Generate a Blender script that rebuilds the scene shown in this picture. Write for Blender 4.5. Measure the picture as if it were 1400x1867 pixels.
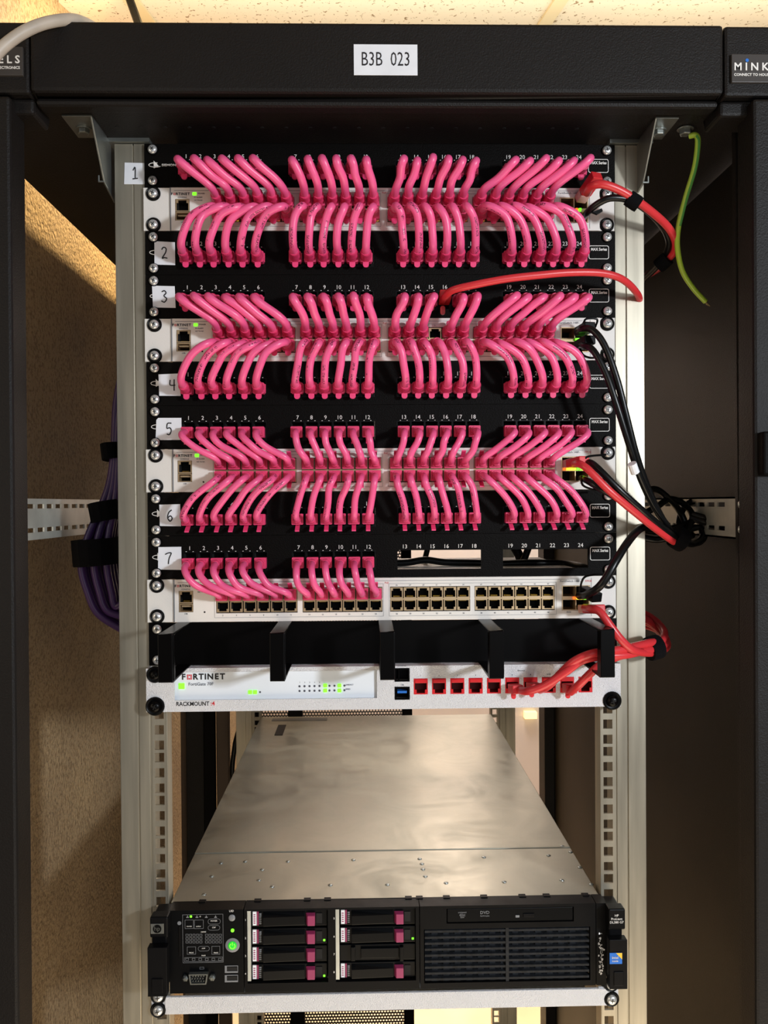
import bpy, bmesh, math, random
from math import sin, cos, pi, radians
from mathutils import Vector, Matrix
random.seed(7)
for o in list(bpy.data.objects): bpy.data.objects.remove(o)
S = bpy.context.scene; COL = S.collection
# ------------------------------------------------------------------ camera
U = .04445
ZC = 1.48                                   # camera height above the floor
CAM = Vector((-.01918, -.87563, ZC)); PITCH, YAW, ROLL, F = -.009944, .022598, -.0069, 1545.27
ZT = ZC + .36844                            # top edge of the first rack unit
fw = Vector((sin(YAW)*cos(PITCH), cos(YAW)*cos(PITCH), sin(PITCH)))
r0 = Vector((cos(YAW), -sin(YAW), 0)); u0 = r0.cross(fw)
RT = r0*cos(ROLL) + u0*sin(ROLL); UP = -r0*sin(ROLL) + u0*cos(ROLL)
cd = bpy.data.cameras.new('camera'); cam = bpy.data.objects.new('camera', cd); COL.objects.link(cam)
cd.sensor_fit = 'VERTICAL'; cd.sensor_height = 24; cd.lens = F*24/1867; cd.clip_start = .01
cam.matrix_world = Matrix(((RT.x, UP.x, -fw.x, CAM.x), (RT.y, UP.y, -fw.y, CAM.y), (RT.z, UP.z, -fw.z, CAM.z), (0, 0, 0, 1)))
S.camera = cam
# ------------------------------------------------------------------ world, lights, exposure
S.view_settings.view_transform = 'Standard'; S.view_settings.look = 'None'
S.view_settings.gamma = 1; S.view_settings.use_curve_mapping = False; S.view_settings.exposure = -0.42
W = bpy.data.worlds.new('world'); S.world = W; W.use_nodes = True
W.node_tree.nodes['Background'].inputs[0].default_value = (.80, .82, .86, 1)
W.node_tree.nodes['Background'].inputs[1].default_value = .15
def area(name, loc, target, size, power, color, sy=None, spread=None):
    l = bpy.data.lights.new(name, 'AREA'); l.energy = power; l.color = color; l.size = size
    if sy: l.shape = 'RECTANGLE'; l.size_y = sy
    if spread: l.spread = spread
    o = bpy.data.objects.new(name, l); COL.objects.link(o); o.location = loc
    o.rotation_euler = (Vector(target)-Vector(loc)).to_track_quat('-Z', 'Y').to_euler(); return o
area('window_daylight', (1.2, -1.5, ZC+.20), (0, 0, ZC-.1), .13, 36, (.88, .94, 1), .16)
area('soft_cool_fill', (.7, -2.1, ZC+.3), (0, 0, ZC-.1), 1.5, 10, (.90, .95, 1), 1.2)  # large soft fill added beside the compact key light
area('warm_left_fill', (-1.5, -1.2, ZC+.1), (0, 0, ZC-.1), .7, 10, (1, .80, .56), 1.2)  # fill added to warm the white ears on the left
area('warm_floor_bounce', (.3, -.5, .25), (0, .2, ZC+.6), 1.3, 16, (1, .82, .58), .8)
area('back_wall_fill', (.3, 1.9, ZC+.92), (.15, 2.45, ZC-.1), .6, 32, (1, .97, .93), .5)  # added to lighten the back wall seen through the rack
area('rear_floor_fill', (.15, 1.5, 1.15), (.12, 1.5, 0), .4, 24, (1, .76, .46), .4, spread=radians(100))  # warm fill added to brighten the floor behind the cabinet
area('wall_patch_fill', (-.268, .75, ZC+.66), (-.453, .75, ZC+.36), 1.0, 14, (1, .72, .34), .03)  # strip light added to make the warm patch high on the left wall
area('ceiling_fill', (.1, .16, ZC+.47), (.1, .45, ZC+.95), 1.3, 8.5, (1, .95, .82), .15)  # added out of sight on the cabinet roof to brighten the ceiling
# ------------------------------------------------------------------ helpers
def at(px, py, Y):
    d = fw + RT*((px-700)/F) + UP*((933.5-py)/F)
    return CAM + d*((Y-CAM.y)/d.y)
def lin(c): return tuple((x/255/12.92 if x/255 <= .04045 else ((x/255+.055)/1.055)**2.4) for x in c)
MATS = {}
def mat(name, c, rough=.5, metal=0, noise=0, nscale=50, bump=0, bscale=200, emit=0, spec=.5, c2=None, stretch=None, coat=0):
    m = bpy.data.materials.new(name); m.use_nodes = True; MATS[name] = m
    nt = m.node_tree; b = nt.nodes['Principled BSDF']; L = nt.links.new
    b.inputs['Roughness'].default_value = rough; b.inputs['Metallic'].default_value = metal
    b.inputs['Specular IOR Level'].default_value = spec; b.inputs['Coat Weight'].default_value = coat
    col = (*lin(c), 1); b.inputs['Base Color'].default_value = col
    if emit: b.inputs['Emission Color'].default_value = col; b.inputs['Emission Strength'].default_value = emit
    if noise or bump:
        tc = nt.nodes.new('ShaderNodeTexCoord'); src = tc.outputs['Object']
        if stretch:
            mp = nt.nodes.new('ShaderNodeMapping'); mp.inputs['Scale'].default_value = stretch; L(src, mp.inputs[0]); src = mp.outputs[0]
    if noise:
        n = nt.nodes.new('ShaderNodeTexNoise'); n.inputs['Scale'].default_value = nscale; n.inputs['Detail'].default_value = 6; L(src, n.inputs[0])
        r = nt.nodes.new('ShaderNodeValToRGB'); r.color_ramp.elements[0].position = .5-.25; r.color_ramp.elements[1].position = .75
        r.color_ramp.elements[0].color = (*lin(c2 or [x*(1-noise) for x in c]), 1); r.color_ramp.elements[1].color = col
        L(n.outputs[0], r.inputs[0]); L(r.outputs[0], b.inputs['Base Color'])
        rr = nt.nodes.new('ShaderNodeMapRange'); rr.inputs[3].default_value = rough*.8; rr.inputs[4].default_value = min(1, rough*1.25)
        L(n.outputs[0], rr.inputs[0]); L(rr.outputs[0], b.inputs['Roughness'])
    if bump:
        n2 = nt.nodes.new('ShaderNodeTexNoise'); n2.inputs['Scale'].default_value = bscale; n2.inputs['Detail'].default_value = 5; L(src, n2.inputs[0])
        bp = nt.nodes.new('ShaderNodeBump'); bp.inputs['Strength'].default_value = bump; bp.inputs['Distance'].default_value = .002
        L(n2.outputs[0], bp.inputs['Height']); L(bp.outputs[0], b.inputs['Normal'])
    return m
M_black = mat('black_painted_steel', (9, 7, 6), .5, 0, spec=.07, bump=.25, bscale=900, noise=.15, nscale=9)
M_cab = mat('black_cabinet_paint', (24, 21, 20), .5, 0, spec=.22, bump=.3, bscale=700, noise=.18, nscale=5)
M_side = mat('black_side_panel', (18, 18, 16), .5, 0, spec=.25, noise=.2, nscale=3, bump=.2, bscale=800)
M_gloss = mat('black_glossy_steel', (5, 4, 4), .3, spec=.12)
M_blk = mat('black_plastic', (7, 7, 8), .38, spec=.15)
M_hole = mat('dark_cavity', (6, 5, 5), .8)
M_white = mat('white_switch_paint', (226, 222, 216), .45, bump=.1, bscale=1500)
M_whitetex = mat('white_textured_paint', (222, 222, 226), .55, bump=.8, bscale=1100)
M_alu = mat('brushed_aluminium', (192, 184, 166), .34, .72, noise=.15, nscale=14, stretch=(8, 8, .5))
M_zinc = mat('zinc_plated_steel', (170, 174, 170), .32, .85, noise=.2, nscale=30)
M_galv = mat('galvanised_steel', (214, 216, 208), .4, .5, noise=.15, nscale=30)
M_screw = mat('bright_screw', (222, 222, 220), .25, .65)
M_port = mat('port_shield_metal', (205, 178, 140), .35, .7)
M_gold = mat('gold_contacts', (210, 165, 70), .3, .9)
M_text = mat('white_print', (225, 222, 218), .6)
M_dtext = mat('grey_print', (70, 72, 84), .6)
M_btext = mat('black_print', (22, 20, 24), .6)
M_red = mat('red_print', (200, 50, 58), .6)
M_paper = mat('white_paper', (232, 234, 240), .7, noise=.04, nscale=60)
M_ink = mat('black_ink', (14, 14, 20), .6)
M_boot = mat('pink_boot_rubber', (226, 62, 112), .42, noise=.08, nscale=120)
M_tab = mat('pink_latch_plastic', (236, 70, 124), .3)
M_redc = mat('red_cable_jacket', (216, 46, 52), .35, noise=.12, nscale=80)
M_redj = mat('red_jack_plastic', (205, 20, 28), .4)
M_redd = mat('red_jack_inner_plastic', (120, 8, 12), .5)
M_clear = mat('clear_plug_plastic', (206, 160, 150), .15)
M_blackc = mat('black_cable_jacket', (9, 9, 10), .33, spec=.35)
M_velcro = mat('black_hook_strap', (14, 14, 17), .9, spec=.1, bump=.8, bscale=1800)
M_purple = mat('purple_cable_jacket', (62, 36, 88), .4)
M_green = mat('green_yellow_wire_jacket', (160, 190, 60), .35)
M_ggreen = mat('green_wire_stripe', (70, 140, 60), .4)
M_greyc = mat('light_grey_cable_jacket', (188, 176, 162), .45, noise=.1, nscale=60)
M_led = mat('green_light', (110, 255, 40), .4, emit=2.2)
M_ledy = mat('yellow_light', (245, 225, 60), .4, emit=1.8)
M_ledo = mat('orange_light', (255, 120, 40), .4, emit=1.6)
M_blue = mat('blue_plastic', (40, 110, 200), .35)
M_mag = mat('maroon_latch_plastic', (150, 50, 92), .4)
M_steel = mat('server_sheet_steel', (192, 188, 172), .32, .8, noise=.22, nscale=5, c2=(150, 149, 138), bump=.04, bscale=60)
def smudge(m):
    nt = m.node_tree; L = nt.links.new; b = nt.nodes['Principled BSDF']; tc = [n for n in nt.nodes if n.type == 'TEX_COORD'][0]
    n = nt.nodes.new('ShaderNodeTexNoise'); n.inputs['Scale'].default_value = 11; n.inputs['Detail'].default_value = 9; n.inputs['Roughness'].default_value = .68; n.inputs['Distortion'].default_value = 1.3; L(tc.outputs['Object'], n.inputs[0])
    r = nt.nodes.new('ShaderNodeMapRange'); r.inputs[1].default_value = .35; r.inputs[2].default_value = .65; r.inputs[3].default_value = .28; r.inputs[4].default_value = .46; L(n.outputs[0], r.inputs[0]); L(r.outputs[0], b.inputs['Roughness'])
smudge(M_steel)
M_srv = mat('server_black_plastic', (11, 11, 13), .42, spec=.12, noise=.2, nscale=60)
M_srvg = mat('server_glossy_black', (7, 8, 10), .3, spec=.18)
M_grey = mat('grey_plastic', (120, 122, 126), .4)
M_win = mat('plate_background', (58, 54, 52), .4)
M_brown = mat('brown_cloth', (62, 30, 24), .8)
M_browns = mat('brown_painted_steel', (92, 74, 58), .5)
def bscaled_wall():
    m = mat('rough_tan_plaster', (176, 150, 112), .85, noise=.3, nscale=5, c2=(136, 114, 86), bump=1.0, bscale=170)
    nt = m.node_tree; L = nt.links.new; b = nt.nodes['Principled BSDF']; tc = [n for n in nt.nodes if n.type == 'TEX_COORD'][0]
    v = nt.nodes.new('ShaderNodeTexNoise'); v.inputs['Scale'].default_value = 210; v.inputs['Detail'].default_value = 3; L(tc.outputs['Object'], v.inputs[0])
    r = nt.nodes.new('ShaderNodeValToRGB'); r.color_ramp.elements[0].position = .36; r.color_ramp.elements[1].position = .52
    r.color_ramp.elements[0].color = (.5, .44, .37, 1); r.color_ramp.elements[1].color = (1, 1, 1, 1); L(v.outputs[0], r.inputs[0])
    mx = nt.nodes.new('ShaderNodeMix'); mx.data_type = 'RGBA'; mx.blend_type = 'MULTIPLY'; mx.inputs[0].default_value = .75
    prev = b.inputs['Base Color'].links[0].from_socket; L(prev, mx.inputs[6]); L(r.outputs[0], mx.inputs[7]); L(mx.outputs[2], b.inputs['Base Color'])
    for n in nt.nodes:
        if n.type == 'BUMP': n.inputs['Distance'].default_value = .006
    return m
M_wall = bscaled_wall()
M_back = mat('pale_back_wall_paint', (226, 210, 200), .8, noise=.06, nscale=4)
M_floor = mat('beige_floor', (176, 160, 140), .6, noise=.1, nscale=6)
def ceil_mat():
    m = mat('mineral_ceiling_tile', (226, 210, 182), .9)
    nt = m.node_tree; L = nt.links.new; b = nt.nodes['Principled BSDF']
    tc = nt.nodes.new('ShaderNodeTexCoord'); n = nt.nodes.new('ShaderNodeTexNoise'); n.inputs['Scale'].default_value = 115; n.inputs['Distortion'].default_value = .8
    mp = nt.nodes.new('ShaderNodeMapping'); mp.inputs['Scale'].default_value = (1.6, .9, 1); L(tc.outputs['Object'], mp.inputs[0]); L(mp.outputs[0], n.inputs[0])
    r = nt.nodes.new('ShaderNodeValToRGB'); e = r.color_ramp.elements; e[0].position = .335; e[0].color = (*lin((146, 120, 86)), 1); e[1].position = .36; e[1].color = (*lin((226, 210, 182)), 1)
    L(n.outputs[0], r.inputs[0]); L(r.outputs[0], b.inputs['Base Color']); return m
M_ceil = ceil_mat()
M_tbar = mat('cream_grid_paint', (214, 194, 150), .6)
def mesh_mat():
    m = mat('perforated_steel', (60, 56, 54), .4, .4); nt = m.node_tree; L = nt.links.new; b = nt.nodes['Principled BSDF']; out = nt.nodes['Material Output']
    tc = nt.nodes.new('ShaderNodeTexCoord'); mp = nt.nodes.new('ShaderNodeMapping'); mp.inputs['Scale'].default_value = (150, 1, 150); L(tc.outputs['Object'], mp.inputs[0])
    sx = nt.nodes.new('ShaderNodeSeparateXYZ'); L(mp.outputs[0], sx.inputs[0])
    def math_(op, a, b_=None):
        n = nt.nodes.new('ShaderNodeMath'); n.operation = op
        for i, v in enumerate((a, b_)):
            if v is None: continue
            if isinstance(v, (int, float)): n.inputs[i].default_value = v
            else: L(v, n.inputs[i])
        return n.outputs[0]
    row = math_('FLOOR', sx.outputs[2]); off = math_('MULTIPLY', math_('MODULO', row, 2), .5)
    fx = math_('SUBTRACT', math_('FRACT', math_('ADD', sx.outputs[0], off)), .5); fz = math_('SUBTRACT', math_('FRACT', sx.outputs[2]), .5)
    d = math_('ADD', math_('MULTIPLY', fx, fx), math_('MULTIPLY', fz, fz)); h = math_('LESS_THAN', d, .125)
    tr = nt.nodes.new('ShaderNodeBsdfTransparent'); mx = nt.nodes.new('ShaderNodeMixShader'); L(h, mx.inputs[0]); L(b.outputs[0], mx.inputs[1]); L(tr.outputs[0], mx.inputs[2]); L(mx.outputs[0], out.inputs[0])
    return m
M_perf = mesh_mat()
def cord_mat(name, c, ink=(50, 6, 30)):
    m = mat(name, c, .36); nt = m.node_tree; L = nt.links.new; b = nt.nodes['Principled BSDF']
    uv = nt.nodes.new('ShaderNodeUVMap'); sx = nt.nodes.new('ShaderNodeSeparateXYZ'); L(uv.outputs[0], sx.inputs[0])
    def math_(op, a, b_=None):
        n = nt.nodes.new('ShaderNodeMath'); n.operation = op
        for i, v in enumerate((a, b_)):
            if v is None: continue
            if isinstance(v, (int, float)): n.inputs[i].default_value = v
            else: L(v, n.inputs[i])
        return n.outputs[0]
    band = math_('LESS_THAN', math_('ABSOLUTE', math_('SUBTRACT', sx.outputs[0], .5)), .06)   # narrow printed band along the jacket
    n1 = nt.nodes.new('ShaderNodeTexNoise'); n1.inputs['Scale'].default_value = 1; mp = nt.nodes.new('ShaderNodeMapping'); mp.inputs['Scale'].default_value = (22, 900, 1)
    L(uv.outputs[0], mp.inputs[0]); L(mp.outputs[0], n1.inputs[0]); ch = math_('GREATER_THAN', n1.outputs[0], .5)
    n2 = nt.nodes.new('ShaderNodeTexNoise'); n2.inputs['Scale'].default_value = 1; mp2 = nt.nodes.new('ShaderNodeMapping'); mp2.inputs['Scale'].default_value = (0, 55, 1)
    L(uv.outputs[0], mp2.inputs[0]); L(mp2.outputs[0], n2.inputs[0]); wd = math_('GREATER_THAN', n2.outputs[0], .5)
    k = math_('MULTIPLY', band, math_('MULTIPLY', ch, wd)); k = math_('MULTIPLY', k, .8)
    mx = nt.nodes.new('ShaderNodeMix'); mx.data_type = 'RGBA'; L(k, mx.inputs[0]); mx.inputs[6].default_value = (*lin(c), 1); mx.inputs[7].default_value = (*lin(ink), 1)
    L(mx.outputs[2], b.inputs['Base Color']); b.inputs['Subsurface Weight'].default_value = 0.0
    return m
M_cord = cord_mat('pink_cable_jacket', (236, 92, 144))
M_redp = cord_mat('red_printed_jacket', (206, 50, 56), (90, 10, 16))

WL = {}                                      # world origin of every parent
def tag(o, label=None, cat=None, group=None, kind=None):
    if label: o['label'] = label
    if cat: o['category'] = cat
    if group: o['group'] = group
    if kind: o['kind'] = kind
    return o
def thing(name, loc, label, cat, group=None):
    o = bpy.data.objects.new(name, None); COL.objects.link(o); o.location = loc; o.empty_display_size = .01
    WL[o.name] = Vector(loc); return tag(o, label, cat, group)
def link(name, me, parent=None, loc=None):
    o = bpy.data.objects.new(name, me); COL.objects.link(o); L = Vector(loc) if loc is not None else None
    if parent is not None:
        o.parent = parent; P = WL[parent.name]
        o.location = (L-P) if L is not None else (0, 0, 0); WL[o.name] = L if L is not None else P.copy()
    else:
        o.location = L if L is not None else (0, 0, 0); WL[o.name] = Vector(o.location)
    return o
def fin(bm, name, mats, local=None, smooth=False, doubles=True, bev=0):
    if doubles: bmesh.ops.remove_doubles(bm, verts=bm.verts, dist=1e-6)
    if local is not None: bmesh.ops.translate(bm, verts=bm.verts, vec=-Vector(local))
    bmesh.ops.recalc_face_normals(bm, faces=bm.faces)
    me = bpy.data.meshes.new(name); bm.to_mesh(me); bm.free()
    for m in (mats if isinstance(mats, (list, tuple)) else [mats]): me.materials.append(m)
    if smooth:
        for p in me.polygons: p.use_smooth = True
        if hasattr(me, 'set_sharp_from_angle'): me.set_sharp_from_angle(angle=radians(40))
    return me
def obj(name, bm, mats, parent=None, smooth=False, bev=0, label=None):
    """mesh drawn in world coordinates, linked under parent; a top-level mesh gets its origin at its base centre"""
    if parent is not None: loc = WL[parent.name]
    else:
        xs = [v.co for v in bm.verts]; lo = [min(c[i] for c in xs) for i in range(3)]; hi = [max(c[i] for c in xs) for i in range(3)]
        loc = Vector(((lo[0]+hi[0])/2, (lo[1]+hi[1])/2, lo[2]))
    o = link(name, fin(bm, name, mats, loc, smooth), parent, loc)
    if bev:
        b = o.modifiers.new('b', 'BEVEL'); b.width = bev; b.segments = 2; b.limit_method = 'ANGLE'; b.angle_limit = radians(50)
    if label: o['label'] = label
    return o
def NB(): return bmesh.new()
def setm(faces, mi):
    for f in faces: f.material_index = mi
def box(bm, x0, x1, y0, y1, z0, z1, mi=0):
    v = [bm.verts.new((x, y, z)) for x in (x0, x1) for y in (y0, y1) for z in (z0, z1)]
    for q in ((0, 1, 3, 2), (4, 6, 7, 5), (0, 4, 5, 1), (2, 3, 7, 6), (0, 2, 6, 4), (1, 5, 7, 3)):
        bm.faces.new([v[i] for i in q]).material_index = mi
    return v
def hexa(bm, pts, mi=0):
    """8 points: 4 of the front then 4 of the back, same order"""
    v = [bm.verts.new(p) for p in pts]
    for q in ((0, 1, 2, 3), (7, 6, 5, 4), (0, 4, 5, 1), (1, 5, 6, 2), (2, 6, 7, 3), (3, 7, 4, 0)):
        bm.faces.new([v[i] for i in q]).material_index = mi
def prism(bm, poly, y0, y1, mi=0):
    """poly of (x,z) extruded along y"""
    a = [bm.verts.new((x, y0, z)) for x, z in poly]; b = [bm.verts.new((x, y1, z)) for x, z in poly]; n = len(poly)
    bm.faces.new(a).material_index = mi; bm.faces.new(b[::-1]).material_index = mi
    for i in range(n): bm.faces.new((a[i], b[i], b[(i+1) % n], a[(i+1) % n])).material_index = mi
def rrect(x0, x1, z0, z1, r, n=4):
    P = []
    for cx, cz, a0 in ((x1-r, z1-r, 0), (x0+r, z1-r, 90), (x0+r, z0+r, 180), (x1-r, z0+r, 270)):
        for i in range(n+1):
            a = radians(a0+90*i/n); P.append((cx+r*cos(a), cz+r*sin(a)))
    return P
def ring(bm, outer, inner, y0, y1, mi=0):
    n = len(outer); V = [[bm.verts.new((x, y, z)) for x, z in P] for y in (y0, y1) for P in (outer, inner)]
    for i in range(n):
        j = (i+1) % n
        for a, b in ((0, 1), (2, 3), (0, 2), (1, 3)): bm.faces.new((V[a][i], V[a][j], V[b][j], V[b][i])).material_index = mi
def plate(bm, x0, x1, z0, z1, y0, y1, holes=(), mi=0):
    xs = sorted({x0, x1, *[round(h[i], 7) for h in holes for i in (0, 1)]}); zs = sorted({z0, z1, *[round(h[i], 7) for h in holes for i in (2, 3)]})
    nx, nz = len(xs)-1, len(zs)-1
    def solid(i, j):
        if i < 0 or j < 0 or i >= nx or j >= nz: return False
        cx, cz = (xs[i]+xs[i+1])/2, (zs[j]+zs[j+1])/2
        return not any(h[0] < cx < h[1] and h[2] < cz < h[3] for h in holes)
    vc = {}
    def V(i, j, y):
        k = (i, j, y)
        if k not in vc: vc[k] = bm.verts.new((xs[i], y, zs[j]))
        return vc[k]
    for i in range(nx):
        for j in range(nz):
            if not solid(i, j): continue
            F_ = [bm.faces.new((V(i, j, y0), V(i+1, j, y0), V(i+1, j+1, y0), V(i, j+1, y0))), bm.faces.new((V(i, j, y1), V(i, j+1, y1), V(i+1, j+1, y1), V(i+1, j, y1)))]
            for di, dj, a, b in ((-1, 0, (i, j), (i, j+1)), (1, 0, (i+1, j), (i+1, j+1)), (0, -1, (i, j), (i+1, j)), (0, 1, (i, j+1), (i+1, j+1))):
                if not solid(i+di, j+dj): F_.append(bm.faces.new((V(*a, y0), V(*b, y0), V(*b, y1), V(*a, y1))))
            setm(F_, mi)
def lathe(bm, prof, c, axis='y', n=20, mi=0):
    """prof of (r, t) with t measured towards the viewer (-y) for axis y, or upward for z"""
    R = []
    for r, t in prof:
        row = []
        for i in range(n):
            a = 2*pi*i/n
            p = (c[0]+r*cos(a), c[1]-t, c[2]+r*sin(a)) if axis == 'y' else (c[0]+r*cos(a), c[1]+r*sin(a), c[2]+t)
            row.append(bm.verts.new(p))
        R.append(row)
    for k in range(len(R)-1):
        for i in range(n): bm.faces.new((R[k][i], R[k][(i+1) % n], R[k+1][(i+1) % n], R[k+1][i])).material_index = mi
    bm.faces.new(R[0]).material_index = mi; bm.faces.new(R[-1][::-1]).material_index = mi
def bspline(P, n=8):
    """clamped-looking cubic B-spline through the ends"""
    P = [Vector(p) for p in P]; P = [P[0]*2-P[1]] + P + [P[-1]*2-P[-2]]; out = []
    for k in range(len(P)-3):
        for i in range(n):
            t = i/n; a, b, c, d = P[k:k+4]
            out.append((a*(1-t)**3 + b*(3*t**3-6*t*t+4) + c*(-3*t**3+3*t*t+3*t+1) + d*t**3)/6)
    out.append((P[-3-0]*1 + P[-2]*4 + P[-1])/6 if False else (P[-3]+P[-2]*4+P[-1])/6)
    return out
def catmull(P, n=8):
    P = [Vector(p) for p in P]; P = [P[0]*2-P[1]] + P + [P[-1]*2-P[-2]]; out = []
    for k in range(len(P)-3):
        a, b, c, d = P[k:k+4]
        for i in range(n):
            t = i/n; out.append(.5*((2*b)+(c-a)*t+(2*a-5*b+4*c-d)*t*t+(3*b-a-3*c+d)*t**3))
    out.append(P[-2]); return out
def sweep(bm, path, rad, n=12, mi=0, phase=0., v0=0., squash=1):
    uvl = bm.loops.layers.uv.verify(); path = [Vector(p) for p in path]
    T = [(path[min(i+1, len(path)-1)]-path[max(i-1, 0)]).normalized() for i in range(len(path))]
    N = T[0].orthogonal().normalized(); ref = Vector((0, -1, 0)) - T[0]*T[0].dot(Vector((0, -1, 0)))
    if ref.length > .1: N = ref.normalized()
    R = []; s = v0; SS = []
    for i, p in enumerate(path):
        if i: s += (p-path[i-1]).length; N = (N-T[i]*N.dot(T[i])).normalized()
        B = T[i].cross(N); r = rad(i/(len(path)-1)) if callable(rad) else rad
        R.append([bm.verts.new(p+(N*cos(2*pi*k/n)+B*sin(2*pi*k/n)*squash)*r) for k in range(n)]); SS.append(s)
    for i in range(len(R)-1):
        for k in range(n):
            f = bm.faces.new((R[i][k], R[i][(k+1) % n], R[i+1][(k+1) % n], R[i+1][k])); f.material_index = mi
            for lp, (u, v) in zip(f.loops, ((k, i), (k+1, i), (k+1, i+1), (k, i+1))): lp[uvl].uv = ((u/n+phase), SS[v])
    bm.faces.new(R[0][::-1]).material_index = mi; bm.faces.new(R[-1]).material_index = mi
def textmesh(name, items, Y, m, parent, bold=0, label=None, xs=1.0):
    """items: (string, x, z, size, align) -- one printed layer facing the viewer"""
    bm = NB()
    for it in items:
        s, x, z, size, al = it[:5]
        c = bpy.data.curves.new('t', 'FONT'); c.body = s; c.size = size; c.align_x = al; c.align_y = 'CENTER'; c.resolution_u = 2
        c.offset = bold*size; c.extrude = .00012
        o = bpy.data.objects.new('t', c); COL.objects.link(o); bpy.context.view_layer.update()
        me = bpy.data.meshes.new_from_object(o.evaluated_get(bpy.context.evaluated_depsgraph_get()))
        me.transform(Matrix.Translation((x, Y, z)) @ Matrix.Rotation(pi/2, 4, 'X') @ Matrix.Diagonal((xs, 1, 1, 1)))
        bm.from_mesh(me); bpy.data.objects.remove(o); bpy.data.curves.remove(c); bpy.data.meshes.remove(me)
    loc = WL[parent.name]; bmesh.ops.translate(bm, verts=bm.verts, vec=-loc)
    me = bpy.data.meshes.new(name); bm.to_mesh(me); bm.free(); me.materials.clear(); me.materials.append(m)
    o = link(name, me, parent)
    if label: o['label'] = label
    return o
def strokes(name, lines, Y, r, m, parent):
    """lines: lists of (x,z), drawn as flat pen strokes"""
    bm = NB()
    for ln in lines:
        P = catmull([(x, Y, z) for x, z in ln], 5) if len(ln) > 2 else [Vector((x, Y, z)) for x, z in ln]
        sweep(bm, P, r, 6)
    o = obj(name, bm, m, parent); return o
def flat(bm, px0, py0, px1, py1, yf, yb, mi=0):
    """axis-aligned box whose front face covers the given photo rectangle at depth yf"""
    a = at(px0, (py0+py1)/2, yf); b = at(px1, (py0+py1)/2, yf); c = at((px0+px1)/2, py0, yf); d = at((px0+px1)/2, py1, yf)
    box(bm, a.x, b.x, yf, yb, d.z, c.z, mi); return (a.x, b.x, d.z, c.z)

# ------------------------------------------------------------------ the room
def structure(name, bm, m): return tag(obj(name, bm, m), kind='structure')
bm = NB(); box(bm, -2.6, 2.6, -2.2, 2.6, -.1, 0); structure('floor', bm, M_floor)
XW = -.453
bm = NB(); box(bm, XW-.12, XW, .0, 2.5, 0, ZC+1.35); structure('wall_left', bm, M_wall)
bm = NB(); box(bm, -1.6, 2.6, 2.45, 2.55, 0, ZC+1.5); structure('wall_back', bm, M_back)
def cz(Y): return ZC+.743+.25*(Y+.8756-1.315)      # the sloping ceiling
bm = NB()
TX = [at(264, 30, .44).x]                            # positions of the grid bars
x_r = at(992, 30, .44).x; pitch = x_r-TX[0]
hexa(bm, [(-2.6, -.3, cz(-.3)), (2.6, -.3, cz(-.3)), (2.6, -.3, cz(-.3)+.05), (-2.6, -.3, cz(-.3)+.05), (-2.6, 2.6, cz(2.6)), (2.6, 2.6, cz(2.6)), (2.6, 2.6, cz(2.6)+.05), (-2.6, 2.6, cz(2.6)+.05)])
structure('ceiling', bm, M_ceil)
for i, (x, w) in enumerate([(TX[0]+.006, .022), (x_r, .020), (x_r+pitch, .02), (TX[0]-pitch, .02)]):
    bm = NB(); hexa(bm, [(x-w/2, -.29, cz(-.29)-.004), (x+w/2, -.29, cz(-.29)-.004), (x+w/2, -.29, cz(-.29)+.01), (x-w/2, -.29, cz(-.29)+.01), (x-w/2, 2.45, cz(2.45)-.004), (x+w/2, 2.45, cz(2.45)-.004), (x+w/2, 2.45, cz(2.45)+.01), (x-w/2, 2.45, cz(2.45)+.01)])
    structure('trim_%d' % (i+1), bm, M_tbar)

# ------------------------------------------------------------------ the cabinet
CB = Vector((-.005, .4, 0))
cab = thing('server_cabinet', CB, 'open black steel server cabinet holding the whole rack of equipment', 'cabinet')
YF = -.095; ZR = ZC+.374; ZR2 = ZC+.441
XL, XR = -.405, .395
def cabp(name, bm, m=M_cab, bev=.0015, label=None, parent=cab, smooth=False): return obj(name, bm, m, parent, bev=bev, label=label, smooth=smooth)
xa = at(53, 120, YF).x; xb = at(1321, 120, YF).x
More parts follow.
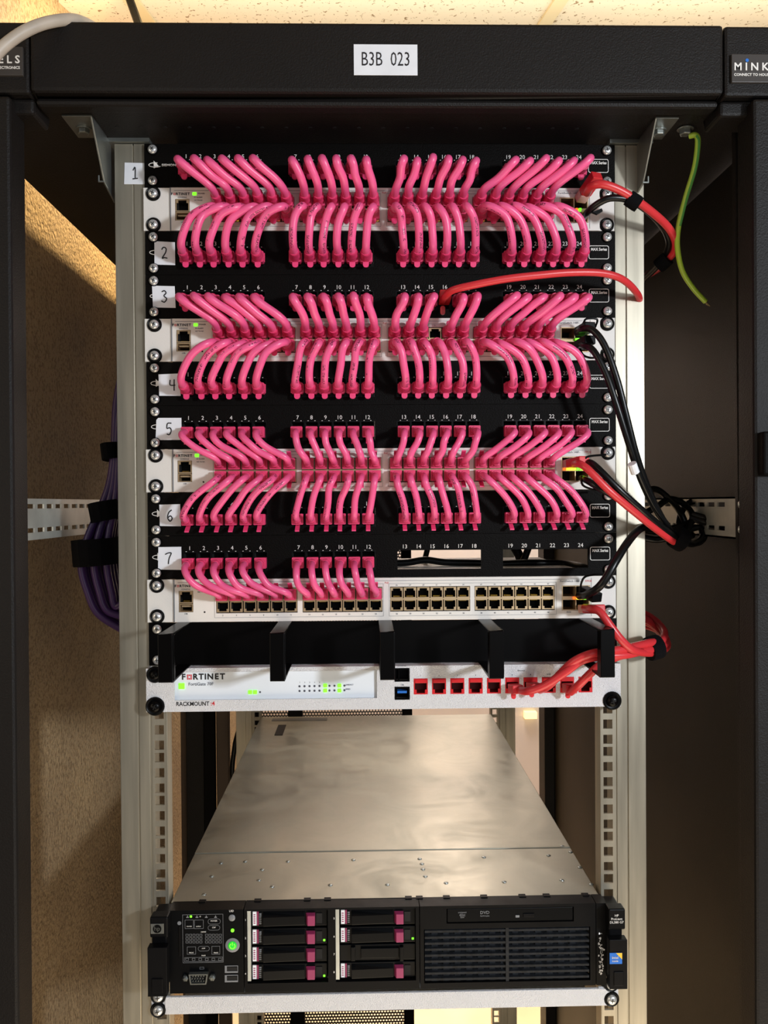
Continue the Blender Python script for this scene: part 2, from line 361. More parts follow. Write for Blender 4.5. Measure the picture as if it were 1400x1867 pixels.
# header: front face with a rolled lower lip
bm = NB(); box(bm, xa+.0006, xb-.0006, YF, YF+.03, ZR+.003, ZR2); box(bm, xa+.0006, xb-.0006, YF+.012, YF+.03, ZR-.004, ZR+.003)
cabp('header_panel', bm, bev=.004)
for x0, x1 in ((XL, xa-.0004), (xb+.0004, XR)):
    bm = NB(); box(bm, x0, x1, YF+.002, YF+.05, ZR+.002, ZR2); box(bm, x0, x1, YF+.012, YF+.05, ZR-.012, ZR+.002)
    c = cabp('corner_block', bm, bev=.003)
    # logo plate set into the block
    left = x0 == XL
    zc_ = at(30, 112, YF).z if left else at(1360, 125, YF).z
    bm = NB()
    if left: box(bm, x0+.002, at(42, 112, YF).x, YF-.0008, YF+.003, zc_-.013, zc_+.013)
    else: box(bm, at(1333, 125, YF).x, x1-.002, YF-.0008, YF+.003, zc_-.013, zc_+.013)
    pl = obj('logo_plate', bm, M_win, c, bev=.0005)
    if left:
        s = at(35, 111, YF).x
        textmesh('logo_lettering', [('M I N K E L S', s+.001, zc_+.001, .0098, 'RIGHT'), ('CONNECT TO ELECTRONICS', s+.001, zc_-.0062, .0034, 'RIGHT')], YF-.001, M_text, pl, bold=.02)
    else:
        s = at(1337, 123, YF).x
        textmesh('logo_lettering', [('M I N K E L S', s, zc_+.001, .0098, 'LEFT'), ('CONNECT TO HOUSING', s, zc_-.0062, .0034, 'LEFT')], YF-.001, M_text, pl, bold=.02)
        bm = NB(); lathe(bm, [(.0016, 0), (.0016, .0003)], (at(1361, 110, YF).x, YF-.0009, at(1361, 111, YF).z), n=10); obj('logo_dot', bm, M_blue, pl)
# roof: panel flush with the underside of the header, with a row of small holes
bm = NB(); box(bm, XL, XR, YF+.03, 1.0, ZR, ZR+.012); cabp('roof_panel', bm, bev=0)
bm = NB(); box(bm, XL, XL+.012, YF+.05, 1.0, ZR+.012, ZR2-.002); box(bm, XR-.012, XR, YF+.05, 1.0, ZR+.012, ZR2-.002); box(bm, XL+.012, XR-.012, .98, 1.0, ZR+.012, ZR2-.002); cabp('roof_edge', bm)
bm = NB()
for i in range(24):
    p = at(168+44.2*i, 236+i*.35, -.03); 
    if p.x > .34: break
    lathe(bm, [(.0022, .0), (.0022, .0006)], (p.x, -.028, ZR-.0004), 'z', 8)
cabp('roof_hole', bm, M_hole, bev=0)['kind'] = 'stuff'
bm = NB(); box(bm, -.21, .215, .006, .02, ZR-.006, ZR-.0005); cabp('roof_cross_bar', bm, M_black, bev=.001)
# front posts: front face, groove, and the punched flange behind it
PZ0, PZ1 = 0.03, ZR-.001
def edge_x(pt, pb, Y):  # x of a slightly leaning edge at the top and extrapolated to the floor
    a = at(*pt, Y); b = at(*pb, Y); k = (b.x-a.x)/(b.z-a.z); return (a.x+k*(PZ1-a.z), a.x+k*(max(PZ0, .6)-a.z))
for side in (-1, 1):
    if side < 0:
        f0, f1 = edge_x((19, 300), (29, 1500), YF); g0, g1 = edge_x((34, 300), (52, 1500), -.03); out = XL
    else:
        f0, f1 = edge_x((1373, 300), (1378, 1500), YF); g0, g1 = edge_x((1337, 300), (1352, 1500), -.03); out = XR
    def col(xt, xb, o_, ya, yb):
        hexa(bm, [(o_, ya, PZ0), (xb, ya, PZ0), (xt, ya, PZ1), (o_, ya, PZ1), (o_, yb, PZ0), (xb, yb, PZ0), (xt, yb, PZ1), (o_, yb, PZ1)])
    bm = NB(); col(f0, f1, out, YF, -.06); post = cabp('front_post', bm, bev=.003, label=None)
    bm = NB(); col(g0, g1, out, -.034, -.026); fl = cabp('punched_flange', bm, parent=post, bev=.001)
    bm = NB()
    for k in range(40):
        y = 348+44.3*k
        if y > 1900: break
        px = (28+(y-300)*.0115 + max(0, y-1200)*.004) if side < 0 else (1345+(y-300)*.0065)
        p = at(px, y, -.034); hexa(bm, [(p.x-.0012, -.0346, p.z-.0022), (p.x+.0012, -.0346, p.z-.0018), (p.x+.0012, -.0346, p.z+.0022), (p.x-.0012, -.0346, p.z+.0022), (p.x-.0012, -.0339, p.z-.0022), (p.x+.0012, -.0339, p.z-.0018), (p.x+.0012, -.0339, p.z+.0022), (p.x-.0012, -.0339, p.z+.0022)])
    o = cabp('flange_hole', bm, M_hole, bev=0, parent=post); o['kind'] = 'stuff'
bm = NB(); p = at(1396, 835, -.1); box(bm, p.x-.006, p.x+.02, -.108, -.0955, p.z-.016, p.z+.024); cabp('door_latch', bm, M_black, bev=.002)
# rear posts
for x0, x1 in ((XL, XL+.045), (XR-.03, XR)):
    bm = NB(); box(bm, x0, x1, .94, 1.0, .03, ZR); cabp('rear_post', bm)
bm = NB(); box(bm, XR-.010, XR-.003, -.02, .94, .06, ZR-.004); cabp('side_panel', bm, M_side)
bm = NB(); box(bm, XL, XR, -.06, 1.0, .03, .06); cabp('base_frame', bm)
# rear door leaves: a perforated leaf on the left only
xm0, xm1 = at(470, 1400, 1.02).x, at(740, 1400, 1.02).x
bm = NB(); box(bm, xm0, xm1, 1.02, 1.022, .06, ZC-.02); dr = obj('perforated_rear_door', bm, M_perf, cab)
for x0, x1 in ((at(437, 1400, 1.01).x, xm0+.004), (at(526, 1400, 1.01).x, at(552, 1400, 1.01).x), (at(734, 1400, 1.01).x, at(752, 1400, 1.01).x)):
    bm = NB(); box(bm, x0, x1, 1.005, 1.03, .06, ZC-.02); obj('door_stile', bm, M_black, dr, bev=.002)
# cable duct strips at the rear left
for a, b, m_, Y in ((330, 352, M_browns, .99), (372, 392, M_black, .93), (395, 418, M_browns, .95)):
    bm = NB(); box(bm, at(a, 1450, Y).x, at(b, 1450, Y).x, Y, Y+.02, .06, ZR-.01); obj('rear_cable_duct', bm, m_, cab, bev=.002)
# depth rails with slots
for side, xr, npx in ((-1, -.366, 0), (1, .356, 0)):
    zc_ = at(40 if side < 0 else 1342, 948 if side < 0 else 944, -.02).z
    holes = []
    bm = NB(); y = .0
    while y < .9:
        for dz in (.0135, -.0115): holes.append((y, y+.0185, zc_+dz-.0024, zc_+dz+.0024))
        y += .0262
    plate(bm, -.03, .94, zc_-.0215, zc_+.0215, 0, .0018, holes)
    bmesh.ops.transform(bm, matrix=Matrix(((0, 1, 0, xr), (1, 0, 0, 0), (0, 0, 1, 0), (0, 0, 0, 1))), verts=bm.verts)
    for zz in (zc_-.0215, zc_+.0195): box(bm, xr-(.008 if side < 0 else 0), xr+(.008 if side > 0 else 0), -.03, .94, zz, zz+.002)
    r = obj('depth_rail', bm, M_galv, cab)
    for dz in (.0135, -.0115):
        bm = NB(); pz = zc_+dz; px = -.3665 if side < 0 else .3585
        lathe(bm, [(.0045, 0), (.0045, .002), (.003, .0035), (.0, .0038)], (px, -.0345, pz), n=14); obj('rail_screw', bm, M_zinc, r, smooth=True)
# vertical 19-inch rails of aluminium
HX = .2326
def rail(sx, Y, zb, front=True):
    zt = at(240, 262, 0).z if front else ZR-.02
    bm = NB(); xo, xg, xi = .2725, .2535, .2415
    xs_ = [(xo, xg+.0006), (xg-.0006, xi+.0005)]
    for a, b in xs_: box(bm, sx*a, sx*b, Y, Y+.022, zb, zt)
    box(bm, sx*xo, sx*xi, Y+.0015, Y+.021, zb, zt-.001)
    box(bm, sx*(xi+.0005), sx*.2400, Y+.001, Y+.03, zb, zt)
    box(bm, sx*.2256, sx*.2243, Y-.0002, Y+.02, zb, zt)
    r = cabp('mounting_rail' if front else 'rear_mounting_rail', bm, M_alu, bev=.0004)
    holes = []; z0 = ZT
    for k in range(40):
        for off in (.00635, .022225, .0381):
            z = z0-k*U-off
            if zb+.01 < z < zt-.007: holes.append((sx*HX-.0048, sx*HX+.0048, z-.0048, z+.0048))
    bm = NB(); x0, x1 = sorted((sx*.2401, sx*.2256)); plate(bm, x0, x1, zb, zt, Y+.0002, Y+.003, holes); obj('square_hole_strip', bm, M_alu, r)
    return r
for sx in (-1, 1):
    r = rail(sx, .0005, .06)
    bm = NB(); z = at(240, 262, 0).z; x0, x1 = sorted((sx*.281, sx*.236)); box(bm, x0, x1, -.004, .02, z+.0005, z+.0045); box(bm, x0, x1, .018, .021, z+.0045, ZR)
    obj('rail_cap_bracket', bm, M_zinc, r, bev=.0006)
    # gusset bracket hung under the roof
    bm = NB(); xw = -.2775 if sx < 0 else .2655; zt = ZR
    xo = -.306 if sx < 0 else .2885
    a, b = sorted((xw, xo)); box(bm, a, b, -.056, -.008, zt-.0022, zt-.0002)
    t = .0018*sx
    hexa(bm, [(xw, -.056, zt-.001), (xw+t, -.056, zt-.001), (xw+t, -.016, zt-.05), (xw, -.016, zt-.05), (xw, .02, zt-.001), (xw+t, .02, zt-.001), (xw+t, .02, zt-.058), (xw, .02, zt-.058)])
    a, b = sorted((xw, xw+sx*.006)); box(bm, a, b, -.0175, -.0155, zt-.05, zt-.0485)
    a, b = sorted((xw+sx*.005, xw+sx*.0065)); box(bm, a, b, -.0175, -.0155, zt-.05, zt-.043)
    g = cabp('gusset_bracket', bm, M_zinc, bev=.0004)
    bm = NB(); c = (-.2935 if sx < 0 else .2775, -.03, zt-.0022); lathe(bm, [(.0075, 0), (.0075, -.0012)], c, 'z', 20); lathe(bm, [(.0058, -.0012), (.0058, -.005), (.0045, -.0056)], c, 'z', 6)
    obj('hex_bolt', bm, M_zinc, g, bev=.0003)
bm = NB(); c = (.3045, -.03, ZR-.0005); lathe(bm, [(.0082, 0), (.0082, -.0012)], c, 'z', 20); lathe(bm, [(.006, -.0012), (.006, -.006), (.0048, -.0066)], c, 'z', 6); cabp('earth_bolt', bm, M_zinc, bev=.0003)
for sx in (-1, 1): rail(sx, .775, .06, False)
# stickers on the cabinet
bm = NB(); X0, X1, Z0, Z1 = flat(bm, 645, 81, 761, 137, YF-.0006, YF); o = obj('name_plate', bm, M_paper, cab, label='white name plate reading B3B 023')
textmesh('name_plate_lettering', [('B3B  023', (X0+X1)/2, (Z0+Z1)/2, .0182, 'CENTER')], YF-.0008, M_btext, o, xs=.68, bold=-.006)

# ------------------------------------------------------------------ screws (shared meshes)
def screw_meshes(hm, black=False):
    bm = NB(); lathe(bm, [(.0046, 0), (.0047, .0012), (.0042, .0024), (.0030, .0032), (.0014, .0036)], (0, 0, 0), n=22); h = fin(bm, 'screw', hm, smooth=True)
    bm = NB(); r = .0064; P = [(r, 0), (r, .0008), (r-.0008, .0018), (.0046, .0010)]; lathe(bm, P, (0, 0, 0), n=26); w = fin(bm, 'washer', M_blk, smooth=True)
    bm = NB()
    for a in (0, pi/2):
        m4 = Matrix.Rotation(a+.3, 4, 'Y'); n0 = len(bm.verts); v = box(bm, -.0020, .0020, -.00375, -.0028, -.00035, .00035); bmesh.ops.transform(bm, matrix=m4, verts=v)
    return h, w, fin(bm, 'screw_recess', M_hole)
SC = screw_meshes(M_screw); SCB = screw_meshes(M_gloss)
def add_screw(parent, x, z, Y=-.003, k=SC, wm=True, s=1, ws=1):
    h = link('screw', k[0], parent, (x, Y-(.0008 if wm else 0), z)); h.scale = (s, s, s)
    if wm: w = link('cup_washer', k[1], h, (x, Y, z)); w.scale = (ws, 1, ws)
    r = link('screw_recess', k[2], h, (x, Y-(.0008 if wm else 0), z)); r.rotation_euler = (0, random.random()*1.5, 0)
    if k is SCB: tag(h, 'black screw')
    return h

# ------------------------------------------------------------------ port meshes
def port_mesh(w, h, notch_up, mframe, mhole, d=.016, t=.0010, name='port', contacts=True):
    bm = NB(); s = 1 if notch_up else -1
    H = [(-w/2+t, w/2-t, -h/2+t if notch_up else -h/2+h*.30, h/2-h*.30 if notch_up else h/2-t), (-w*.30, w*.30, -h/2+t, h/2-t)]
    plate(bm, -w/2, w/2, -h/2, h/2, 0, .0012, H, 0)
    plate(bm, -w/2, w/2, -h/2, h/2, .0012, d, [(-w/2+t, w/2-t, -h/2+t, h/2-t)], 1)
    box(bm, -w/2, w/2, d, d+.001, -h/2, h/2, 1)
    for i in range(8 if contacts else 0):
        x = -.0032+i*.00091; z = (-h/2+t) if notch_up else (h/2-t)
        box(bm, x-.0002, x+.0002, .004, d, min(z, z+s*.0012), max(z, z+s*.0012), 2)
    return fin(bm, name, [mframe, mhole, M_gold])
PM_sw = {True: port_mesh(.0128, .0112, True, M_port, M_hole), False: port_mesh(.0128, .0112, False, M_port, M_hole)}
PM_pp = port_mesh(.01465, .0198, False, M_blk, M_hole, contacts=False)
PM_fg = port_mesh(.0142, .0160, False, M_redj, M_redd, name='port')
PX = [at(345+25.8*i, 790, 0).x for i in range(6)] + [at(543+25.4*i, 788, 0).x for i in range(6)] + [at(736+25.2*i, 786, 0).x for i in range(6)] + [at(928+25.6*i, 784, 0).x for i in range(6)]
SXc = []
for a, b in ((393.5, 542.5), (551.5, 697), (711, 857), (865, 1011.5)):
    xa_, xb_ = at(a, 1092, -.004).x, at(b, 1092, -.004).x; SXc += [xa_+(xb_-xa_)*(i+.5)/6 for i in range(6)]
PZ = .0272; SZ = (.0156, .0284)
def ztop(k): return ZT-k*U

# ------------------------------------------------------------------ patch panels
PSLOT = {1: 0, 2: 2, 3: 3, 4: 5, 5: 6, 6: 8, 7: 9}
LABPX = {1: (225, 293, 264, 333), 2: (281, 441, 318, 482), 3: (278, 521, 320, 560), 4: (289, 682, 330, 722), 5: (285, 762, 331, 802), 6: (290, 920, 330, 960), 7: (289, 998, 332, 1038)}
DIG = {1: [[(-.5, .5), (0, 1), (0, -1)], [(-.6, -1), (.6, -.9)]],
       2: [[(-.6, .6), (-.2, 1), (.4, .8), (.3, .1), (-.5, -.9), (0, -.8), (.7, -.9)]],
       3: [[(-.5, .8), (.1, 1), (.5, .6), (0, .1), (.6, -.4), (.1, -1), (-.6, -.8)]],
       4: [[(-.6, .9), (-.6, 0), (.6, -.05)], [(.35, 1), (.3, -1)]],
       5: [[(.6, 1), (-.3, .95), (-.45, .1), (.2, .2), (.55, -.3), (.1, -1), (-.5, -.9)]],
       6: [[(.4, 1), (-.3, .5), (-.55, -.4), (0, -1), (.5, -.5), (.1, -.05), (-.5, -.4)]],
       7: [[(-.7, .7), (0, .95), (.7, .9), (.2, 0), (.0, -1)]]}
XP0, XP1 = at(270, 700, -.003).x, at(1122, 700, -.003).x
XP0, XP1 = -.2413, .2413
panels = {}
for n, k in PSLOT.items():
    z1 = ztop(k)-.0002; z0 = z1-.0441
    pos = 'at the top of the rack' if n == 1 else 'half empty on the right' if n == 7 else 'full of pink plugs'
    if n == 3: pos = 'holding one red plug among pink ones'
    t = thing('patch_bay', (0, 0, z0), 'black 24-port patch panel marked with a handwritten %d, %s' % (n, pos), 'patch panel', 'black patch panels'); panels[n] = t
    holes = []
    if n == 7: holes = [(PX[12]-.0075, PX[17]+.0075, z1-.0362, z1-.0165), (PX[18]-.0075, PX[23]+.0078, z1-.0362, z1-.0165)]
    cnt = 12 if n == 7 else 24
    for g in range(cnt//6): holes.append((PX[6*g]-.0074, PX[6*g+5]+.0074, z1-.0362, z1-.0165))
    for sx in (-1, 1):
        for dz in (.00635, .0381): holes.append((sx*HX-.003, sx*HX+.003, ztop(k)-dz-.003, ztop(k)-dz+.003))
    bm = NB(); plate(bm, XP0, XP1, z0, z1, -.003, 0, holes); box(bm, XP0+.02, XP1-.02, 0, .012, z0, z0+.0015); box(bm, XP0+.02, XP1-.02, 0, .012, z1-.0015, z1)
    fp = obj('faceplate', bm, M_black, t)
    for i in range(cnt):
        link('port', PM_pp, t, (PX[i], -.0032, z1-.02635))
    for g in range(4): textmesh('port_numbers', [(str(i+1), PX[i], z1-.0128, .0058, 'CENTER') for i in range(6*g, 6*g+6)], -.0031, M_text, t)
    # range bracket marks over each jack
    for g in range(cnt//6):
        bm = NB()
        for i in range(6*g, 6*g+6):
            for dx in (-.0035, .0035): box(bm, PX[i]+dx-.0006, PX[i]+dx+.0006, -.0033, -.003, z1-.0163, z1-.0158)
        obj('port_tick_marks', bm, M_text, t)
    for sx in (-1, 1):
        for dz in (.00635, .0381): add_screw(t, sx*HX, ztop(k)-dz, ws=.86)
    # rounded label box with the series name
    cx = .2255; zc_ = z1-.0215
    bm = NB(); ring(bm, rrect(cx-.0118, cx+.0092, zc_-.007, zc_+.007, .002), rrect(cx-.0112, cx+.0086, zc_-.0064, zc_+.0064, .0016), -.0032, -.003); obj('series_frame', bm, M_text, t)
    textmesh('series_lettering', [('MAX Series', cx-.0012, zc_+.0030, .0042, 'CENTER')], -.0032, M_text, t, bold=.025, xs=.82)
    # maker's mark: a cone with an orbit ring
    lx = XP0+.0105; lz = z1-.0215
    bm = NB(); prism(bm, [(lx-.001, lz+.0045), (lx+.0042, lz-.001), (lx-.001, lz-.0035)], -.0032, -.003)
    P = [(lx+.0005+.0065*cos(a), -.0032, lz+.0022*sin(a)) for a in [radians(q) for q in range(70, 330, 15)]]; sweep(bm, P, .0004, 6)
    obj('maker_mark', bm, M_text, t)
    if n == 1: textmesh('maker_lettering', [('SIEMON', XP0+.0175, lz-.0002, .0033, 'LEFT')], -.0032, M_text, t, bold=.015, xs=1.25)
    # handwritten number on paper
    a = LABPX[n]; Yl = -.0045 if n == 1 else -.0036
    par = t if n > 1 else cab
    bm = NB(); q0 = at(a[0], a[1], Yl); q1 = at(a[2], a[3], Yl); j = lambda: random.uniform(-.0008, .0008)
    poly = [(q0.x+j(), q0.z+j()), (q0.x+j(), q1.z+j()), (q1.x+j(), q1.z+j()), (q1.x+j(), q0.z+j())]
    if n == 5 : poly = [(q0.x+.002, q0.z), (q0.x, q0.z-.002), (q0.x-.001, q1.z), (q1.x, q1.z), (q1.x, q0.z)]
    if n == 1: Yl = -.0003
    prism(bm, poly, Yl, Yl+.0004)
    lb = obj('number_label', bm, M_paper, par, label='white paper label with a handwritten %d' % n)
    cx = (q0.x+q1.x)/2 + (.003 if n in (4,) else 0); cz_ = (q0.z+q1.z)/2; hs = .0058; 
    if n == 7: cx += -.002
    strokes('handwritten_digit', [[(cx+x*hs*.75, cz_+z*hs) for x, z in ln] for ln in DIG[n]], Yl-.0001, .00062, M_ink, lb)

# ------------------------------------------------------------------ switches
def fortinet(x, z, s, Y, parent, dark=M_btext):
    """maker lettering with the red blocky O; s = letter height"""
    w = s*.92; adv = w*1.08
    textmesh('maker_lettering', [(c, x+i*adv, z, s*1.36, 'CENTER') for i, c in ((0, 'F'), (2, 'R'), (3.0, 'T'), (3.72, 'I'), (4.55, 'N'), (5.62, 'E'), (6.6, 'T'))], Y, dark, parent, bold=.035, xs=1.02)
    bm = NB(); q = s*.24
    for i in (-1, 0, 1):
        for j in (-1, 0, 1):
            if i == 0 and j == 0: continue
            box(bm, x+adv*1+i*q*1.25-q*.5, x+adv*1+i*q*1.25+q*.5, Y-.0001, Y+.0002, z+j*q*1.25-q*.5, z+j*q*1.25+q*.5)
    obj('red_maker_emblem', bm, M_red, parent)
SSLOT = {1: 1, 2: 4, 3: 7, 4: 10}
SWLAB = {1: 'white 48-port network switch between the panels marked 1 and 2', 2: 'white 48-port network switch between the panels marked 3 and 4',
         3: 'white 48-port network switch between the panels marked 5 and 6', 4: 'white 48-port network switch below the panel marked 7, with empty ports on its right'}
LEDS = {1: [(6, 0, 'g'), (10, 0, 'g'), (4, 1, 'o'), (5, 1, 'g'), (15, 1, 'y'), (18, 1, 'y'), (17, 1, 'o'), (1, 1, 'y'), (11, 1, 'y'), (8, 1, 'o'), (3, 1, 'y')],
        2: [(6, 1, 'y'), (11, 1, 'y'), (12, 1, 'o'), (16, 1, 'y'), (17, 0, 'y'), (0, 1, 'o'), (5, 0, 'y')],
        3: [(7, 0, 'g'), (2, 0, 'y'), (2, 1, 'y'), (3, 1, 'y'), (4, 1, 'y'), (5, 1, 'y'), (13, 1, 'y'), (16, 1, 'y'), (13, 0, 'o'), (21, 1, 'o'), (22, 1, 'y')],
        4: [(5, 0, 'g'), (11, 0, 'g'), (1, 0, 'y'), (4, 0, 'o'), (10, 0, 'y')]}
for n, k in SSLOT.items():
    z1 = ztop(k)-.0004; z0 = z1-.0436; Y = -.004
    t = thing('network_switch', (0, 0, z0), SWLAB[n], 'network switch', 'white network switches')
    xb0, xb1 = at(317, 1092, Y).x, at(1096, 1092, Y).x
    holes = []
    for g in range(4): holes.append((SXc[6*g]-.0069, SXc[6*g+5]+.0069, z1-.0350, z1-.0092))
    xc = at(339, 1100, Y).x; holes.append((xc-.0074, xc+.0074, z1-.0335, z1-.0115))
    xf = at(1024, 1092, Y).x; holes.append((xf, xf+.0295, z1-.0355, z1-.0095))
    bm = NB(); plate(bm, xb0, xb1, z0, z1, Y, .002, holes)
    box(bm, xb0, xb1, .002, .31, z0+.0005, z0+.002); box(bm, xb0, xb1, .002, .31, z1-.002, z1-.0005); box(bm, xb0, xb0+.002, .002, .31, z0+.002, z1-.002); box(bm, xb1-.002, xb1, .002, .31, z0+.002, z1-.002); box(bm, xb0+.002, xb1-.002, .308, .31, z0+.002, z1-.002)
    obj('chassis', bm, M_white, t)
    for sx in (-1, 1):
        x0, x1 = (-.2425, xb0-.0006) if sx < 0 else (xb1+.0003, .2405)
        bm = NB(); hl = [(sx*HX-.003, sx*HX+.003, ztop(k)-dz-.003, ztop(k)-dz+.003) for dz in (.00635, .0381)]
        plate(bm, x0, x1, z0, z1, -.003, -.0002, hl); e = obj('rack_ear', bm, M_white, t)
        for dz in (.00635, .0381): add_screw(e, sx*HX, ztop(k)-dz, s=1.05, ws=1.12)
    # metal partition between the two rows, then every port
    bm = NB()
    for g in range(4): box(bm, SXc[6*g]-.0069, SXc[6*g+5]+.0069, Y+.0002, .003, z1-.0228, z1-.0212)
    obj('port_divider', bm, M_port, t)
    for i in range(24):
        for r in (0, 1): link('port', PM_sw[r == 0], t, (SXc[i], Y+.0004, z1-SZ[r]))
    # console and USB
    link('console_port', port_mesh(.0140, .0125, True, M_port, M_hole, name='console_port'), t, (xc, Y+.0004, z1-.0180))
    bm = NB(); ring(bm, [(xc-.007, z1-.0332), (xc+.007, z1-.0332), (xc+.007, z1-.0248), (xc-.007, z1-.0248)], [(xc-.006, z1-.0325), (xc+.006, z1-.0325), (xc+.006, z1-.0258), (xc-.006, z1-.0258)], Y+.0002, .012)
    box(bm, xc-.005, xc+.005, Y+.003, .011, z1-.0285, z1-.0268); obj('usb_port', bm, M_port, t)
    # four transceiver cages
    bm = NB()
    ring(bm, [(xf+.0003, z1-.0352), (xf+.0292, z1-.0352), (xf+.0292, z1-.0098), (xf+.0003, z1-.0098)], [(xf+.0012, z1-.0345), (xf+.0283, z1-.0345), (xf+.0283, z1-.0105), (xf+.0012, z1-.0105)], Y+.0002, .03)
    box(bm, xf+.0143, xf+.0152, Y+.0002, .03, z1-.0345, z1-.0105); box(bm, xf+.0012, xf+.0283, Y+.0002, .03, z1-.0245, z1-.0208)
    obj('transceiver_cage', bm, M_port, t)
    bm = NB(); box(bm, xf+.0012, xf+.0283, .02, .021, z1-.0345, z1-.0105); obj('cage_back', bm, M_hole, t)
    # indicator lights
    cols = {1: 'og', 2: 'gggg', 3: 'oyyyggyy', 4: 'oyygg'}[n]
    x = xf+.0150 if n < 3 else xf+.002 if n == 3 else xf+.0115
    if n == 1: x = xf+.0155
    for q, c in enumerate(cols):
        bm = NB(); w = .0028; step = .0035 if n != 3 else .0033
        box(bm, x+q*step, x+q*step+w, Y-.0030, Y+.0006, z1-.0240, z1-.0213) 
        obj('indicator_light', bm, {'g': M_led, 'y': M_ledy, 'o': M_ledo}[c], t, bev=.0004)
    for i, r, c in LEDS[n]:
        bm = NB(); z = z1-SZ[r]+(.0045 if r == 0 else -.0045); x = SXc[i]+.0042
        box(bm, x-.0011, x+.0011, Y-.0004, Y+.001, z-.001, z+.001); obj('indicator_light', bm, {'g': M_led, 'y': M_ledy, 'o': M_ledo}[c], t, bev=.0002)
    xl = at(361, 1068, Y).x
    bm = NB(); box(bm, xl-.0022, xl+.0022, Y-.0004, Y+.001, z1-.0081, z1-.0046); obj('power_light', bm, M_led, t, bev=.0006)
    # print
    pr = [('POWER', xl+.0035, z1-.0062, .0020, 'LEFT'), ('5V ALARM', xl-.0005, z1-.0100, .0018, 'LEFT'), ('OK TO RX', xl-.0005, z1-.0130, .0018, 'LEFT'), ('CONSOLE', xc, z1-.0100, .0020, 'CENTER'), ('USB', xc, z1-.0352, .0020, 'CENTER')]
    textmesh('port_numbers', [(str(2*i+1), SXc[i], z1-.0078, .0021, 'CENTER') for i in range(24)], Y-.0001, M_dtext, t)
    textmesh('port_numbers', [(str(2*i+2), SXc[i], z1-.0372, .0021, 'CENTER') for i in range(24)], Y-.0001, M_dtext, t)
    pr += [('49/50', xf+.0072, z1-.0372, .0021, 'CENTER'), ('51/52', xf+.0215, z1-.0372, .0021, 'CENTER'), ('FortiSwitch 148F-', xf-.0018, z1-.0052, .0030, 'LEFT')]
    textmesh('panel_print', pr, Y-.0001, M_dtext, t)
    textmesh('red_panel_print', [('PoE', at(705, 1066, Y).x, z1-.0052, .0026, 'CENTER'), ('FPOE', xf+.0245, z1-.0052, .0030, 'LEFT')], Y-.0001, M_red, t)
    bm = NB()
    for x0, x1 in ((SXc[0]-.0085, SXc[11]+.008), (SXc[12]-.008, SXc[23]+.0085)):
        P = [(x0, z1-.0395), (x1, z1-.0395), (x1, z1-.0060), (x0, z1-.0060)]; Q = [(x0+.0002, z1-.0393), (x1-.0002, z1-.0393), (x1-.0002, z1-.0062), (x0+.0002, z1-.0062)]; ring(bm, P, Q, Y-.0002, Y)
    box(bm, xb0+.004, xb1-.018, Y-.0002, Y, z1-.0032, z1-.0029); obj('printed_lines', bm, M_dtext, t)
    bm = NB(); box(bm, xb1-.0105, xb1-.0101, Y-.0002, Y, z0+.002, z1-.002); obj('panel_seam', bm, M_grey, t)
    bm = NB(); box(bm, xb0-.0004, xb0+.0008, Y-.0003, Y, z0, z1); obj('panel_seam', bm, M_grey, t)
    fortinet(at(316, 1070, Y).x+.0022, z1-.0066, .0026, Y-.0001, t)
    bm = NB(); lathe(bm, [(.0009, 0), (.0009, .0002)], (xl+.0065, Y, z1-.0335), n=10); obj('reset_hole', bm, M_hole, t)
print('switches ok')

# ------------------------------------------------------------------ patch cables
bm = NB(); prism(bm, rrect(-.0030, .0030, -.0112, -.0035, .0027), -.0085, -.0068); box(bm, -.0026, .0026, -.0085, .001, -.0052, -.0042); TAB_A = fin(bm, 'latch_tab', M_tab, smooth=False)
bm = NB(); hexa(bm, [(-.0022, -.0115, -.0125), (.0022, -.0115, -.0125), (.0022, -.0115, -.0112), (-.0022, -.0115, -.0112), (-.0022, .001, -.0052), (.0022, .001, -.0052), (.0022, .001, -.0040), (-.0022, .001, -.0040)]); TAB_B = fin(bm, 'latch_tab', M_tab)
def make_boot(style, p, path, nk, s):
    """boot body at the port p plus a ribbed neck following the first samples of the cord path"""
    bm = NB()
    if style == 'A':
        prism(bm, rrect(p.x-.0060, p.x+.0060, p.z-.0057, p.z+.0057, .0018, 3), p.y-.0085, p.y)
        box(bm, p.x-.0068, p.x+.0068, p.y-.0045, p.y-.0030, p.z-.0045, p.z+.0045)
        sweep(bm, path[:nk], lambda t: .0058-.0008*t+.0005*(1 if int(t*7) % 2 == 0 else 0), 14)
    else:
        prism(bm, rrect(p.x-.0060, p.x+.0060, p.z-.0056, p.z+.0056, .0010, 2), p.y-.0080, p.y)
        box(bm, p.x-.0044, p.x+.0044, p.y-.013, p.y-.0080, p.z-.0038, p.z+.0040)
        sweep(bm, path[:nk], lambda t: .0046-.0004*t, 12)
    return bm
